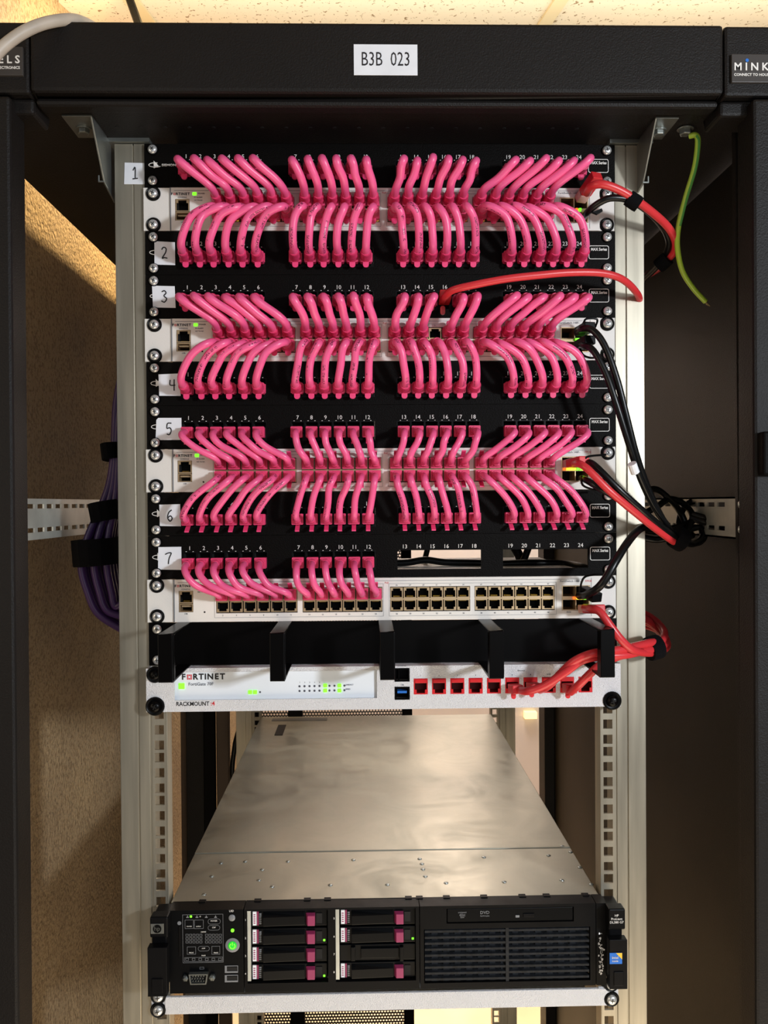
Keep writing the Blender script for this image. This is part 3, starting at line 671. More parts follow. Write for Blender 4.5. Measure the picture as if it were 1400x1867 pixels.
def cable(name, ppos, spos, style, r, w, label, group, pa=.050, pb=.046, ps=1, ss=1, mcord=None, jit=1, lift=0.):
    """ppos / spos: plug points at the panel and the switch; ps / ss = -1 hangs the latch tab down, 1 up"""
    P, Q = Vector(ppos), Vector(spos); J = lambda s: random.uniform(-s, s)*jit
    o = Vector((0, -1, 0)); ya = pa+J(.004); yb = pb+J(.003)
    dz = 1 if Q.z > P.z else -1; V1 = Vector((0, 0, dz)); V2 = -V1
    A = P+o*ya+V1*.005+Vector((J(.0012), 0, J(.001))); B = Q+o*yb+V2*.004+Vector((J(.0012), 0, J(.001)))
    dirn = (Q-P); M1 = A.lerp(B, .33); M2 = A.lerp(B, .67)
    C = Vector((P.x, (A.y+B.y)/2-.002, Q.z)); M1 = M1.lerp(C, w); M2 = M2.lerp(C, w)
    M1 += Vector((J(.0024), J(.003), J(.001))); M2 += Vector((J(.0024), J(.003), J(.001)))
    ctl = [P, P+o*.010, P+o*.021+V1*.0008, A, M1, M2, B, Q+o*.021+V2*.0008, Q+o*.010, Q]
    path = bspline(ctl, 6)
    t = thing(name, P, label, 'patch cable', group)
    def take(pp, dist):
        s = 0; i = 0
        while s < dist: s += (pp[i+1]-pp[i]).length; i += 1
        return i+1
    ln = .021 if style == 'A' else .0145
    na, nb = take(path, ln), take(path[::-1], ln); s0 = max(0, take(path, .006)-1); s1 = max(0, take(path[::-1], .006)-1)
    bm = NB(); sweep(bm, path[s0:len(path)-s1], r, 12, phase=random.choice([.5, .42, .58, .3, .7]) , v0=random.random()*3)
    obj('cord', bm, mcord or M_cord, t, smooth=True)
    for pos, pth, nk, sgn in ((P, path, na, ps), (Q, path[::-1], nb, ss)):
        b = obj('boot', make_boot(style, pos, pth, nk, sgn), M_boot, t, smooth=True)
        tb = link('latch_tab', TAB_A if style == 'A' else TAB_B, b, pos)
        if sgn > 0: tb.rotation_euler = (0, pi, 0)
    return t
CONN = [(1, 1, 0), (2, 1, 1), (3, 2, 0), (4, 2, 1), (5, 3, 0), (6, 3, 1), (7, 4, 0)]
WB = {1: .05, 2: .34, 3: .0, 4: .28, 5: .08, 6: .12, 7: .25}
for pn, sn, row in CONN:
    zp = ztop(PSLOT[pn])-.0004-PZ-.0006; zs = ztop(SSLOT[sn])-.0004-SZ[row]; st = 'A' if pn < 5 else 'B'
    for i in range(12 if pn == 7 else 24):
        if pn == 3 and i == 15: continue
        g = i//6; w = WB[pn]
        if pn in (2, 4) and g in (1, 2): w *= .8
        dest = ('upper' if row == 0 else 'lower')
        r = .0040 if pn < 4 else .0038 if pn == 4 else .0034
        jx = random.uniform(-.0006, .0006)
        cable('patch_cable', (PX[i]+jx, -.0036, zp), (SXc[i], -.0045, zs), st, r, w,
              'pink patch cable in port %d of panel %d, looping %s to the switch' % (i+1, pn, 'down' if row == 0 else 'up'), 'pink patch cables',
              pa={1: .052, 3: .051, 2: .034, 4: .034, 5: .036, 6: .028, 7: .034}[pn], pb={1: .034, 3: .034, 2: .044, 4: .044, 5: .030, 6: .036, 7: .030}[pn], ps=-1, ss=1 if row == 0 else -1)
print('cables ok')

# ------------------------------------------------------------------ cable manager
k = 11; z1 = ztop(k)-.0004; z0 = z1-.0436
cmgr = thing('cable_manager', (0, 0, z0), 'black horizontal cable manager with five fingers below the lowest switch', 'cable manager')
bm = NB(); plate(bm, XP0, XP1, z0, z1, -.003, 0, [(sx*HX-.003, sx*HX+.003, ztop(k)-dz-.003, ztop(k)-dz+.003) for sx in (-1, 1) for dz in (.00635, .0381)])
obj('back_plate', bm, M_gloss, cmgr)
for sx in (-1, 1):
    for dz in (.00635, .0381): add_screw(cmgr, sx*HX, ztop(k)-dz, ws=.86)
YB = -.085
for px in (301, 505, 706, 905.5, 1108):
    x = at(px, 1190, YB).x; w = .0068; zt = z1+.0008; zb = z0-.0005
    t_ = .0015; bm = NB()
    # bent ring: front bar, upper and lower arm plates with chamfered ends
    box(bm, x-w, x+w, YB, YB+.0030, zb, zt); box(bm, x-w, x+w, YB+.0030, -.003, zt-t_, zt); box(bm, x-w, x+w, YB+.0030, -.003, zb, zb+t_)
    for s in (-1, 1): box(bm, x+s*w-(t_ if s > 0 else 0), x+s*w+(0 if s > 0 else t_), YB+.003, YB+.012, zb+t_, zt-t_)
    obj('finger', bm, M_gloss, cmgr, bev=.0006)

# ------------------------------------------------------------------ firewall in its rack tray
k = 12; z1 = ztop(k)-.0004; z0 = z1-.0436; Yt = -.015
fw_ = thing('firewall_tray', (0, 0, z0), 'white firewall in a rack tray with ten red network jacks', 'firewall')
jx = [at(767+33.35*i, 1251, Yt).x for i in range(10)]; jz = at(900, 1250, Yt).z
holes = [(x-.0072, x+.0072, jz-.0081, jz+.0081) for x in jx]
ws = at(318, 1250, Yt).x, at(687, 1246, Yt).x, at(500, 1275, Yt).z, at(500, 1224, Yt).z
holes.append(ws)
cx0, cx1 = at(719, 1240, Yt).x, at(747, 1240, Yt).x
cons = (cx0, cx1, at(733, 1243, Yt).z, at(733, 1218, Yt).z); usb = (cx0, cx1, at(733, 1276, Yt).z, at(733, 1252, Yt).z)
holes += [cons, usb]
bm = NB(); plate(bm, -.2415, .2415, z0-.0005, z1, Yt, Yt+.002, holes); box(bm, -.2415, -.2395, Yt+.002, 0, z0, z1); box(bm, .2395, .2415, Yt+.002, 0, z0, z1)
box(bm, -.225, .225, Yt+.002, .22, z0, z0+.0012); box(bm, -.225, .225, Yt+.002, .22, z1-.0012, z1)
obj('tray', bm, M_whitetex, fw_)
bm = NB(); box(bm, ws[0]-.001, ws[1]+.001, Yt+.0035, .16, ws[2]-.001, ws[3]+.001); un = obj('firewall_unit', bm, mat('white_firewall_plastic', (228, 234, 242), .4), fw_, label='white firewall set back in the tray window')
fortinet(ws[0]+.0085, ws[3]-.0055, .0060, Yt+.0033, un)
textmesh('model_lettering', [('FortiGate 70F', at(342, 1249, Yt).x, at(342, 1249, Yt).z, .0045, 'LEFT')], Yt+.0033, M_dtext, un)
def led(px, py, Y, m, par, rx=.0016, rz=None):
    p = at(px, py, Y); bm = NB(); rz = rz or rx; box(bm, p.x-rx, p.x+rx, Y-.0004, Y+.001, p.z-rz, p.z+rz); obj('indicator_light', bm, m, par, bev=.0004)
led(331, 1251, Yt+.003, M_led, un, .0030)
for px in (456, 465): led(px, 1262, Yt+.003, M_led, un, .0020)
for px, py in ((593, 1250), (593, 1259), (619, 1250), (619, 1259)): led(px, py, Yt+.003, M_led, un, .0019)
bm = NB()
for i in range(10):
    for j in (0, 1):
        if i in (5, 8): continue
        p = at(546+9.1*i, 1251.5+8.5*j-i*.15, Yt+.003); lathe(bm, [(.0011, 0), (.0011, .0003)], (p.x, Yt+.0035, p.z), n=10)
obj('unlit_light', bm, M_dtext, un)
p = at(474, 1262, Yt+.003); bm = NB(); lathe(bm, [(.0010, 0), (.0010, .0003)], (p.x, Yt+.0035, p.z), n=10); obj('unlit_light', bm, M_dtext, un)
textmesh('light_print', [(str(i+1), at(546+9.1*i, 1247, Yt).x, at(546+9.1*i, 1245.5, Yt).z, .0016, 'CENTER') for i in range(5)] + [('LINK/ACT', at(630, 1250, Yt).x, at(630, 1250, Yt).z, .0018, 'LEFT'), ('SPEED', at(630, 1258, Yt).x, at(630, 1258, Yt).z, .0018, 'LEFT')], Yt+.0033, M_dtext, un)
a = at(321, 1284, Yt)
textmesh('tray_maker_lettering', [('RACKMOUNT', a.x, a.z, .0060, 'LEFT')], Yt-.0001, M_btext, fw_, bold=.015, xs=.88)
a = at(384, 1283, Yt); textmesh('tray_maker_lettering', [(':4', a.x, a.z, .0060, 'LEFT')], Yt-.0001, M_red, fw_, bold=.02)
for i, x in enumerate(jx):
    j = link('network_jack', PM_fg, fw_, (x, Yt-.0002, jz)); tag(j, 'red jack')
    bm = NB(); box(bm, x-.006, x+.006, Yt-.0010, Yt, jz+.0035, jz+.0072); sh = obj('jack_shutter', bm, M_redj, j, bev=.0004)
textmesh('tray_print', [(s, x, jz+.0108, .0020, 'CENTER') for s, x in zip(('1', '2', '3', '4', '5', 'A', 'B', 'DMZ', '1', '2'), jx)] + [('Ethernet', (jx[5]+jx[6])/2, jz+.0150, .0022, 'CENTER'), ('CONSOLE', (cx0+cx1)/2, cons[3]+.0022, .0019, 'CENTER'), ('USB', (cx0+cx1)/2, usb[3]+.0018, .0019, 'CENTER')], Yt-.0001, M_dtext, fw_)
for h in (cons, usb):
    bm = NB(); plate(bm, h[0]+.0003, h[1]-.0003, h[2]+.0003, h[3]-.0003, Yt-.0003, Yt+.003, [(h[0]+.0016, h[1]-.0016, h[2]+.0016, h[3]-.0016)]); box(bm, h[0], h[1], Yt+.012, Yt+.013, h[2], h[3])
    if h is cons: box(bm, h[0]+.0042, h[0]+.0050, Yt+.0005, Yt+.012, h[2]+.0016, h[3]-.0016)
    o = obj('console_socket' if h is cons else 'usb_socket', bm, M_gloss, fw_)
    if h is usb:
        bm = NB(); box(bm, h[0]+.003, h[1]-.003, Yt+.0005, Yt+.01, (h[2]+h[3])/2, (h[2]+h[3])/2+.0022); obj('usb_tongue', bm, M_blue, o)
for sx in (-1, 1):
    s = add_screw(fw_, sx*HX, z0+.0055, Yt, SCB, s=1.25, ws=1.2)
s = add_screw(fw_, -HX, z1-.006, Yt, SCB, s=1.1, ws=1.2)

# ------------------------------------------------------------------ the server
YS = -.02; zt = at(700, 1637, 0).z; zb = at(700, 1804, YS).z
srv = thing('rack_server', (0, .3, zb), 'black fronted rack server with a bare steel top cover', 'server')
bm = NB(); LB = .757; xs0, xs1 = -.2220, .2220; ysm = at(700, 1550, 0)
d = at(700, 1550, 0)-CAM; ysm = CAM.y + d.y*((zt-CAM.z)/d.z)
box(bm, xs0, xs1, 0, ysm-.0008, zb+.002, zt-.0006); box(bm, xs0, xs1, ysm+.0006, LB, zb+.002, zt); box(bm, xs0+.001, xs1-.001, ysm-.0008, ysm+.0006, zb+.002, zt-.003)
obj('steel_cover', bm, M_steel, srv, bev=.0008)
def top_at(px, py):
    d = at(px, py, 0)-CAM; t = (zt-CAM.z)/d.z; return CAM+d*t
bm = NB()
for px, py in ((403, 1573), (386, 1597), (372, 1630), (447, 1570), (478, 1585), (472, 1604), (496, 1616), (525, 1570), (602, 1613), (644, 1567), (706, 1612), (765, 1565), (769, 1574), (771, 1584), (775, 1597), (813, 1609), (882, 1562), (919, 1607), (1000, 1559), (1025, 1542), (1040, 1553), (1057, 1581), (1024, 1604), (1078, 1612)):
    p = top_at(px, py); bm = NB(); lathe(bm, [(.0026, 0), (.0022, .0008), (.0008, .0011)], (p.x, p.y, zt-.0006), 'z', 12)
    o = obj('cover_rivet', bm, M_zinc, srv, smooth=True)
# cover latch and embossed strip
a, b = top_at(500, 1341), top_at(522, 1322); bm = NB(); box(bm, a.x, b.x, a.y, b.y, zt+.0001, zt+.0008); obj('cover_latch', bm, M_blk, srv, bev=.0003, label='dark recessed cover latch')
a, b = top_at(495, 1315), top_at(597, 1309); bm = NB(); box(bm, a.x, b.x, a.y, b.y, zt+.0001, zt+.0005); obj('cover_strip', bm, M_grey, srv)
bm = NB()
for px0, py0, px1, py1 in ((378, 1554, 560, 1551), ):
    a, b = top_at(px0, py0), top_at(px1, py1); hexa(bm, [(a.x, a.y-.001, zt), (b.x, b.y-.001, zt), (b.x, b.y-.001, zt+.0004), (a.x, a.y-.001, zt+.0004), (a.x, a.y+.001, zt), (b.x, b.y+.001, zt), (b.x, b.y+.001, zt+.0004), (a.x, a.y+.001, zt+.0004)])
obj('cover_seam', bm, M_alu, srv)
# front sections
def sec(name, px0, px1, holes=(), m=M_srv):
    x0, x1 = at(px0, 1725, YS).x, at(px1, 1725, YS).x
    bm = NB(); plate(bm, x0, x1, zb, zt, YS, YS+.004, holes); box(bm, x0, x1, YS+.004, 0, zt-.002, zt); box(bm, x0, x1, YS+.004, 0, zb, zb+.002); box(bm, x0, x0+.0015, YS+.004, 0, zb+.002, zt-.002); box(bm, x1-.0015, x1, YS+.004, 0, zb+.002, zt-.002)
    return obj(name, bm, m, srv)
def hrect(px0, py0, px1, py1, Y=YS):
    cx, cy = (px0+px1)/2, (py0+py1)/2; return (at(px0, cy, Y).x, at(px1, cy, Y).x, at(cx, py1, Y).z, at(cx, py0, Y).z)
ctl = sec('control_panel', 309, 444, (), M_srvg)
h1 = hrect(451, 1660, 598, 1792); h2 = hrect(612, 1657, 758, 1789)
cage = sec('drive_cage', 445.5, 764.5, (h1, h2))
bm = NB(); box(bm, h1[0]-.001, h2[1]+.001, YS+.0185, YS+.0195, h1[2]-.001, h1[3]+.002); obj('cage_back', bm, M_hole, cage)
h3 = hrect(773, 1692, 1076, 1790); h4 = hrect(814, 1655, 1046, 1682)
rp = sec('media_panel', 766, 1086, (h3, h4)); sp = sec('end_strip', 1087.2, 1105)
bm = NB()
for px in (470, 560, 597, 745, 765, 815, 884, 955, 1000, 1072, 370): 
    p = top_at(px, 1641); box(bm, p.x-.0035, p.x+.0035, -.004, .002, zt-.001, zt+.0008)
obj('cover_clip', bm, M_srv, srv)
# drives
rows = [(1662, 1693), (1695, 1726), (1727.5, 1758.5), (1760, 1791)]
for c, (h, dx, dy) in enumerate(((h1, 0, 0), (h2, 161.5, -3))):
    bm = NB(); X0, X1, Z0, Z1 = hrect(450+dx, 1662+dy, 457+dx, 1790+dy); box(bm, X0, X1, YS+.001, YS+.006, Z0, Z1); obj('drive_bracket', bm, M_galv, cage)
    for r, (ya, yb) in enumerate(rows):
        ya += dy; yb += dy; blank = (c == 1 and r == 2)
        X0, X1, Z0, Z1 = hrect(458+dx, ya+1, 596+dx, yb-1)
        bm = NB(); box(bm, X0, X1, YS+.004, YS+.018, Z0, Z1)
        hx0, hx1, hz0, hz1 = hrect(479+dx, ya+3, 556+dx, yb-3)
        if not blank:
            hexa(bm, [(hx0, YS-.001, hz0+.001), (hx1, YS+.001, hz0+.001), (hx1, YS+.001, hz1-.004), (hx0, YS-.001, hz1-.004), (hx0, YS+.004, hz0), (hx1, YS+.004, hz0), (hx1, YS+.004, hz1), (hx0, YS+.004, hz1)])
        else:
            hx0, hx1, hz0, hz1 = hrect(505+dx-9, ya+6, 566+dx, yb-7); box(bm, hx0, hx1, YS+.0015, YS+.004, hz0, hz1)
            hx0, hx1, hz0, hz1 = hrect(478+dx, ya+2, 486+dx, yb-4); box(bm, hx0, hx1, YS-.001, YS+.004, hz0, hz1)
            hx0, hx1, hz0, hz1 = hrect(567+dx, ya+2, 574+dx, yb-4); box(bm, hx0, hx1, YS-.001, YS+.004, hz0, hz1)
        d_ = obj('drive_carrier', bm, M_srvg, cage, bev=.0005, label='blank drive carrier without a coloured button' if blank else None)
        if blank: continue
        bm = NB(); q = hrect(460+dx, ya+3, 467+dx, yb-3); box(bm, q[0], q[1], YS+.0028, YS+.0042, q[2], q[3], 0); q = hrect(468+dx, ya+3, 470.5+dx, yb-3); box(bm, q[0], q[1], YS+.003, YS+.0042, q[2], q[3], 1)
        q = hrect(461.5+dx, ya+6, 465+dx, yb-6); 
        n = 5
        for i in range(n):
            zz = q[2]+(q[3]-q[2])*(i+.2)/n; box(bm, q[0], q[1], YS+.0025, YS+.003, zz, zz+(q[3]-q[2])/n*.4, 1)
        q = hrect(472+dx, ya+5, 476+dx, yb-5)
        for i in range(6):
            zz = q[2]+(q[3]-q[2])*(i+.2)/6; box(bm, q[0], q[1], YS+.0025, YS+.0042, zz, zz+(q[3]-q[2])/6*.5, 2)
        obj('drive_label', bm, [M_paper, M_mag, M_grey], d_)
        q = hrect(557+dx, ya+5, 574+dx, yb-6); bm = NB()
        hexa(bm, [(q[0]+.002, YS-.0018, q[2]), (q[1], YS-.0018, q[2]), (q[1], YS-.0018, q[3]-.001), (q[0]+.002, YS-.0018, q[3]-.001), (q[0], YS+.004, q[2]), (q[1], YS+.004, q[2]), (q[1], YS+.004, q[3]), (q[0], YS+.004, q[3])])
        obj('release_button', bm, M_mag, d_, bev=.0004)
        q = hrect(576+dx, ya+6, 587+dx, yb-7); bm = NB(); box(bm, q[0], q[1], YS+.0032, YS+.0042, q[2], q[3]); obj('carrier_slot', bm, M_hole, d_)
        if (c == 0 and r in (1, 3)) or (c == 1 and r == 1): led(591+dx, ya+19, YS+.004, M_led, d_, .0011)
textmesh('bay_numbers', [(str(4*c+r+1), at(447.5+161.5*c, (rows[r][0]+rows[r][1])/2, YS).x, at(447+161.5*c, (rows[r][0]+rows[r][1])/2-3*c, YS).z, .0028, 'CENTER') for c in (0, 1) for r in range(4)], YS-.0001, M_text, cage)
# control panel print, lights, sockets
def line_frame(bm, q, t=.00028): ring(bm, [(q[0], q[2]), (q[1], q[2]), (q[1], q[3]), (q[0], q[3])], [(q[0]+t, q[2]+t), (q[1]-t, q[2]+t), (q[1]-t, q[3]-t), (q[0]+t, q[3]-t)], YS-.0002, YS)
bm = NB()
for f in ((333, 1667, 407, 1755), (337, 1677, 353, 1693), (354, 1677, 371, 1693), (341, 1726, 357, 1740), (386, 1725, 401, 1740), (336, 1745, 406, 1753)): line_frame(bm, hrect(*f))
for f in ((379, 1675, 402, 1685), (379, 1687, 401, 1696), (361, 1725, 382, 1734)):
    q = hrect(*f); r = (q[3]-q[2])/2.05; ring(bm, rrect(*q, r), rrect(q[0]+.0003, q[1]-.0003, q[2]+.0003, q[3]-.0003, r*.85), YS-.0002, YS)
for g in range(2):
    for i in range(5):
        for j in range(3):
            p = at(341+i*6.3+g*35.5, 1705+j*6.2, YS); line_frame(bm, (p.x-.0013, p.x+.0013, p.z-.0012, p.z+.0012))
for i in range(6): p = at(341+i*12, 1749, YS); line_frame(bm, (p.x-.0016, p.x+.0016, p.z-.0012, p.z+.0012))
for i in range(4): p = at(342+i*17, 1671, YS); box(bm, p.x-.0013, p.x+.0013, YS-.0002, YS, p.z-.0013, p.z-.0003); box(bm, p.x-.0004, p.x+.0004, YS-.0002, YS, p.z-.0003, p.z+.001)
q = hrect(364, 1763, 372, 1767); line_frame(bm, q)
obj('diagram_print', bm, M_grey, ctl)
lt = [('UID', 422, 1661, .0028), ('POWER', 345, 1689, .0015), ('SUPPLY', 362, 1689, .0015), ('POWER', 390, 1679, .0019), ('CAP', 390, 1691, .0019), ('DIMMS', 371, 1699, .0017), ('PROC', 349, 1737, .0018), ('PROC', 394, 1737, .0018), ('AMP', 371, 1729, .0018), ('FANS', 371, 1742, .0017), ('O', 365, 1671, .0019)]
textmesh('panel_lettering', [(s, at(x, y, YS).x, at(x, y, YS).z, z, 'CENTER') for s, x, y, z in lt], YS-.0002, M_text, ctl)
led(348, 1671, YS, M_led, ctl, .0011)
def disc(px, py, r, m, name, par, t=.0015):
    p = at(px, py, YS); bm = NB(); lathe(bm, [(r, 0), (r, t*.6), (r*.8, t), (r*.3, t*1.1)], (p.x, YS, p.z), n=24); return obj(name, bm, m, par, smooth=True), p
disc(423, 1673, .0033, M_grey, 'locator_button', ctl); disc(424, 1696, .0017, M_led, 'health_light', ctl)
pb, p = disc(424, 1723, .0072, M_grey, 'power_button', ctl, .001)
bm = NB(); lathe(bm, [(.0044, 0), (.0042, .0006), (.003, .0009)], (p.x, YS-.001, p.z), n=24); o = obj('glowing_cap', bm, mat('power_button_glow', (30, 190, 50), .4, emit=.6), pb, smooth=True)
bm = NB(); sweep(bm, [(p.x+.0026*cos(radians(a)), YS-.0020, p.z+.0026*sin(radians(a))) for a in range(125, 416, 15)], .0004, 6); sweep(bm, [(p.x, YS-.0020, p.z+.0005), (p.x, YS-.0020, p.z+.0035)], .0004, 6); obj('power_symbol', bm, M_led, pb)
# pull-out tab slot
bm = NB(); q = hrect(326, 1688, 329, 1743); box(bm, q[0], q[1], YS-.0008, YS, q[2], q[3]); obj('serial_tab', bm, M_blk, ctl, bev=.0003)
p = at(327, 1683, YS); bm = NB(); lathe(bm, [(.002, 0), (.002, .0003)], (p.x, YS, p.z), n=12); obj('tab_mark', bm, M_grey, ctl)
# VGA socket
p = at(363, 1781, YS); v_ = NB()
tr = [(p.x-.0095, p.z+.0052), (p.x+.0095, p.z+.0052), (p.x+.0080, p.z-.0052), (p.x-.0080, p.z-.0052)]; ti = [(p.x-.0083, p.z+.0042), (p.x+.0083, p.z+.0042), (p.x+.0070, p.z-.0042), (p.x-.0070, p.z-.0042)]
ring(v_, tr, ti, YS-.005, YS); prism(v_, ti, YS-.0015, YS, 1)
for j in range(3):
    for i in range(5): lathe(v_, [(.0006, 0), (.0006, .002)], (p.x-.0055+i*.0027-(.0008 if j == 1 else 0), YS-.0015, p.z+.0025-j*.0025), n=8, mi=0)
vo = obj('video_socket', v_, [M_zinc, M_hole], ctl)
for s in (-1, 1): bm = NB(); lathe(bm, [(.0032, 0), (.0032, .003), (.0016, .0045)], (p.x+s*.0135, YS, p.z), n=6); obj('socket_nut', bm, M_zinc, vo)
for y in (1766, 1783):
    q = hrect(410, y-6, 434, y+7); bm = NB(); ring(bm, [(q[0], q[2]), (q[1], q[2]), (q[1], q[3]), (q[0], q[3])], [(q[0]+.002, q[2]+.0015), (q[1]-.0005, q[2]+.0015), (q[1]-.0005, q[3]-.0006), (q[0]+.002, q[3]-.0006)], YS-.0008, YS+.001); u = obj('usb_socket', bm, M_grey, ctl)
    q = hrect(413, y-3, 432, y+4); bm = NB(); box(bm, q[0], q[1], YS-.0004, YS+.001, q[2], q[3]); obj('usb_cavity', bm, M_hole, u)
# optical drive and grille
bm = NB(); box(bm, h4[0]+.0008, h4[1]-.0008, YS+.0008, YS+.012, h4[2]+.0008, h4[3]-.0008); od = obj('optical_drive', bm, M_srvg, rp, bev=.0005)
q = hrect(954, 1666, 974, 1672); bm = NB(); box(bm, q[0], q[1], YS-.0002, YS+.001, q[2], q[3]); obj('eject_button', bm, M_srv, od, bev=.0003)
q = hrect(940, 1669, 947, 1673); bm = NB(); box(bm, q[0], q[1], YS+.0002, YS+.001, q[2], q[3]); obj('drive_light', bm, M_grey, od)
a = at(884, 1666, YS); a2 = at(843, 1668, YS)
textmesh('disc_lettering', [('DVD', a.x, a.z+.0008, .0046, 'CENTER'), ('ReWritable', a.x, a.z-.0026, .0020, 'CENTER'), ('compact', a2.x, a2.z+.0022, .0025, 'CENTER'), ('disc', a2.x, a2.z-.0004, .0040, 'CENTER'), ('RW', a2.x, a2.z-.003, .0024, 'CENTER')], YS+.0007, M_grey, od)
bm = NB(); xm = at(925, 1742, YS).x
nl = 9
for i in range(nl):
    z = h3[2]+(h3[3]-h3[2])*(i+.5)/nl; zh = (h3[3]-h3[2])/nl
    hexa(bm, [(h3[0]+.001, YS+.001, z-.001), (h3[1]-.001, YS+.001, z-.001), (h3[1]-.001, YS+.001, z+.0012), (h3[0]+.001, YS+.001, z+.0012), (h3[0]+.001, YS+.010, z+.0012), (h3[1]-.001, YS+.010, z+.0012), (h3[1]-.001, YS+.010, z+.0032), (h3[0]+.001, YS+.010, z+.0032)])
    x = h3[0]+.008; j = 0
    while x < h3[1]-.012:
        if abs(x-xm) > .004: box(bm, x, x+.0062, YS+.004, YS+.006, z-zh*.5, z+zh*.5)
        x += .0118; j += 1
box(bm, xm-.0016, xm+.0016, YS+.0005, YS+.008, h3[2], h3[3])
obj('vent_grille', bm, mat('dusty_black_plastic', (36, 39, 44), .5, spec=.2, noise=.35, nscale=220, c2=(18, 19, 21)), rp)
bm = NB(); box(bm, h3[0], h3[1], YS+.016, YS+.017, h3[2], h3[3]); obj('grille_back', bm, M_hole, rp)
# torn sticker residue on the end strip
bm = NB(); random.seed(5)
for i in range(46):
    py = random.gauss(1745, 20); px = 1094+random.gauss(0, 2.2)+(1.5 if 1725 < py < 1765 else 0); p = at(px, min(max(py, 1702), 1782), YS); r = random.uniform(.0004, .0014)
    prism(bm, [(p.x+r*random.uniform(.5, 1.2)*cos(a), p.z+r*1.4*random.uniform(.5, 1.2)*sin(a)) for a in [2*pi*q/7 for q in range(7)]], YS-.0003, YS)
obj('sticker_residue', bm, M_paper, sp, label='white torn sticker residue')
# ears
for sx, px0, px1, y0, y1 in ((-1, 273, 308, 1657, 1807), (1, 1106, 1138, 1640, 1794)):
    e_ = NB(); q = hrect(px0, y0+12, px1, y1, YS)
    zz0 = at(px0, y1, -.03).z; zz1 = zt+.0004
    a, b = at(px0, 1700, -.03).x, at(px1, 1700, -.03).x
    zm = zz1-(zz1-zz0)*.27; zm2 = zz1-(zz1-zz0)*.36
    box(e_, a+.002, b-.002, -.03, .0, zz0+.002, zz1-.002)
    box(e_, a+.001, b, -.034, -.02, zm, zz1); ea = obj('rack_latch', e_, M_srv, srv, bev=.0015)
    bm = NB(); box(bm, a, b, -.040, -.03, zz0, zm2); box(bm, a+.004, b-.004, -.041, -.04, zz0+.004, zz0+.018); obj('latch_handle', bm, M_srv, ea, bev=.0012)
    if sx < 0:
        bm = NB(); cx, cz_ = (a+b)/2-.001, (zm+zz1)/2-.001; box(bm, cx-.0065, cx+.0065, -.0346, -.034, cz_-.0050, cz_+.0050, 0); pl = obj('maker_badge', bm, M_zinc, ea, bev=.0003)
        bm = NB(); lathe(bm, [(.0042, 0), (.0042, .0003)], (cx, -.0346, cz_), n=24); dd = obj('badge_disc', bm, M_blk, pl)
        textmesh('badge_lettering', [('hp', cx, cz_+.0004, .0062, 'CENTER')], -.0351, M_zinc, pl, bold=-.01)
    else:
        cx, cz_ = (a+b)/2, (zm+zz1)/2
        textmesh('model_lettering', [('HP', cx, cz_+.004, .0033, 'CENTER'), ('ProLiant', cx, cz_+.0006, .0033, 'CENTER'), ('DL380 G7', cx, cz_-.0028, .0033, 'CENTER')], -.0342, M_text, ea)
        p = at(1123, 1748, -.041); bm = NB(); box(bm, p.x-.0062, p.x+.0062, -.0406, -.04, p.z-.0055, p.z+.0055, 0); prism(bm, [(p.x, p.z+.0055), (p.x+.0062, p.z+.0055), (p.x+.0062, p.z-.001)], -.0408, -.0406, 1)
        st = obj('processor_sticker', bm, [M_blue, mat('yellow_sticker', (235, 190, 60), .4)], ea, label='small blue and yellow processor sticker')
        textmesh('sticker_lettering', [('intel', p.x-.0008, p.z+.001, .0038, 'CENTER'), ('inside', p.x-.0008, p.z-.0024, .0026, 'CENTER')], -.0409, M_text, st)

# ------------------------------------------------------------------ the shelf under the server
za = at(700, 1803, 0).z; zb2 = at(700, 1840, -.002).z
sh = thing('rack_shelf', (0, .2, zb2), 'white steel shelf directly under the server', 'shelf')
bm = NB(); box(bm, at(302, 1825, 0).x, at(1110, 1815, 0).x, -.004, -.0005, zb2, za-.002); box(bm, -.215, .215, -.0005, .5, zb2, zb2+.0015)
for a, b in ((-.2425, -.2262), (.2205, .2415)): box(bm, a, b, -.003, -.0001, zb2+.0015, za-.001)
obj('shelf_tray', bm, M_whitetex, sh, bev=.0006)
for px, py in ((289, 1816), (288.5, 1841), (1114, 1794), (1114.5, 1821)):
    p = at(px, py, -.003); add_screw(sh, p.x, p.z, -.003, s=1.1, ws=1.15)
# ------------------------------------------------------------------ loose cables
def run(name, pts, r, m, label, cat='cable', group=None, n=12):
    P = catmull([at(*p) for p in pts], 8); bm = NB(); sweep(bm, P, r, n, v0=random.random())
    t = thing(name, P[0], label, cat, group); obj('cord', bm, m, t, smooth=True); return t
def plug(t, px, py, Y, ang, m, w=.0058, h=.0045, l=.022, clear=True, name='plug'):
    """a modular plug box at a pixel, leaning by ang (degrees, in the picture plane)"""
    p = at(px, py, Y); bm = NB(); v = []
    box(bm, -w, w, -l, 0, -h, h, 0); n0 = len(bm.verts)
    if clear: box(bm, -w*.95, w*.95, 0, .010, -h*.95, h*.95, 1)
    M4 = Matrix.Translation(p) @ Matrix.Rotation(radians(ang[0]), 4, 'Z') @ Matrix.Rotation(radians(ang[1]), 4, 'X')
    bmesh.ops.transform(bm, matrix=M4, verts=bm.verts); return obj(name, bm, [m, M_clear], t, bev=.0010)
def tab(t, px, py, Y, m, down=True, w=.0024, l=.009):
    p = at(px, py, Y); bm = NB(); prism(bm, rrect(p.x-w, p.x+w, p.z-l/2, p.z+l/2, w*.9), Y-.001, Y+.0008); obj('latch_tab', bm, m, t)
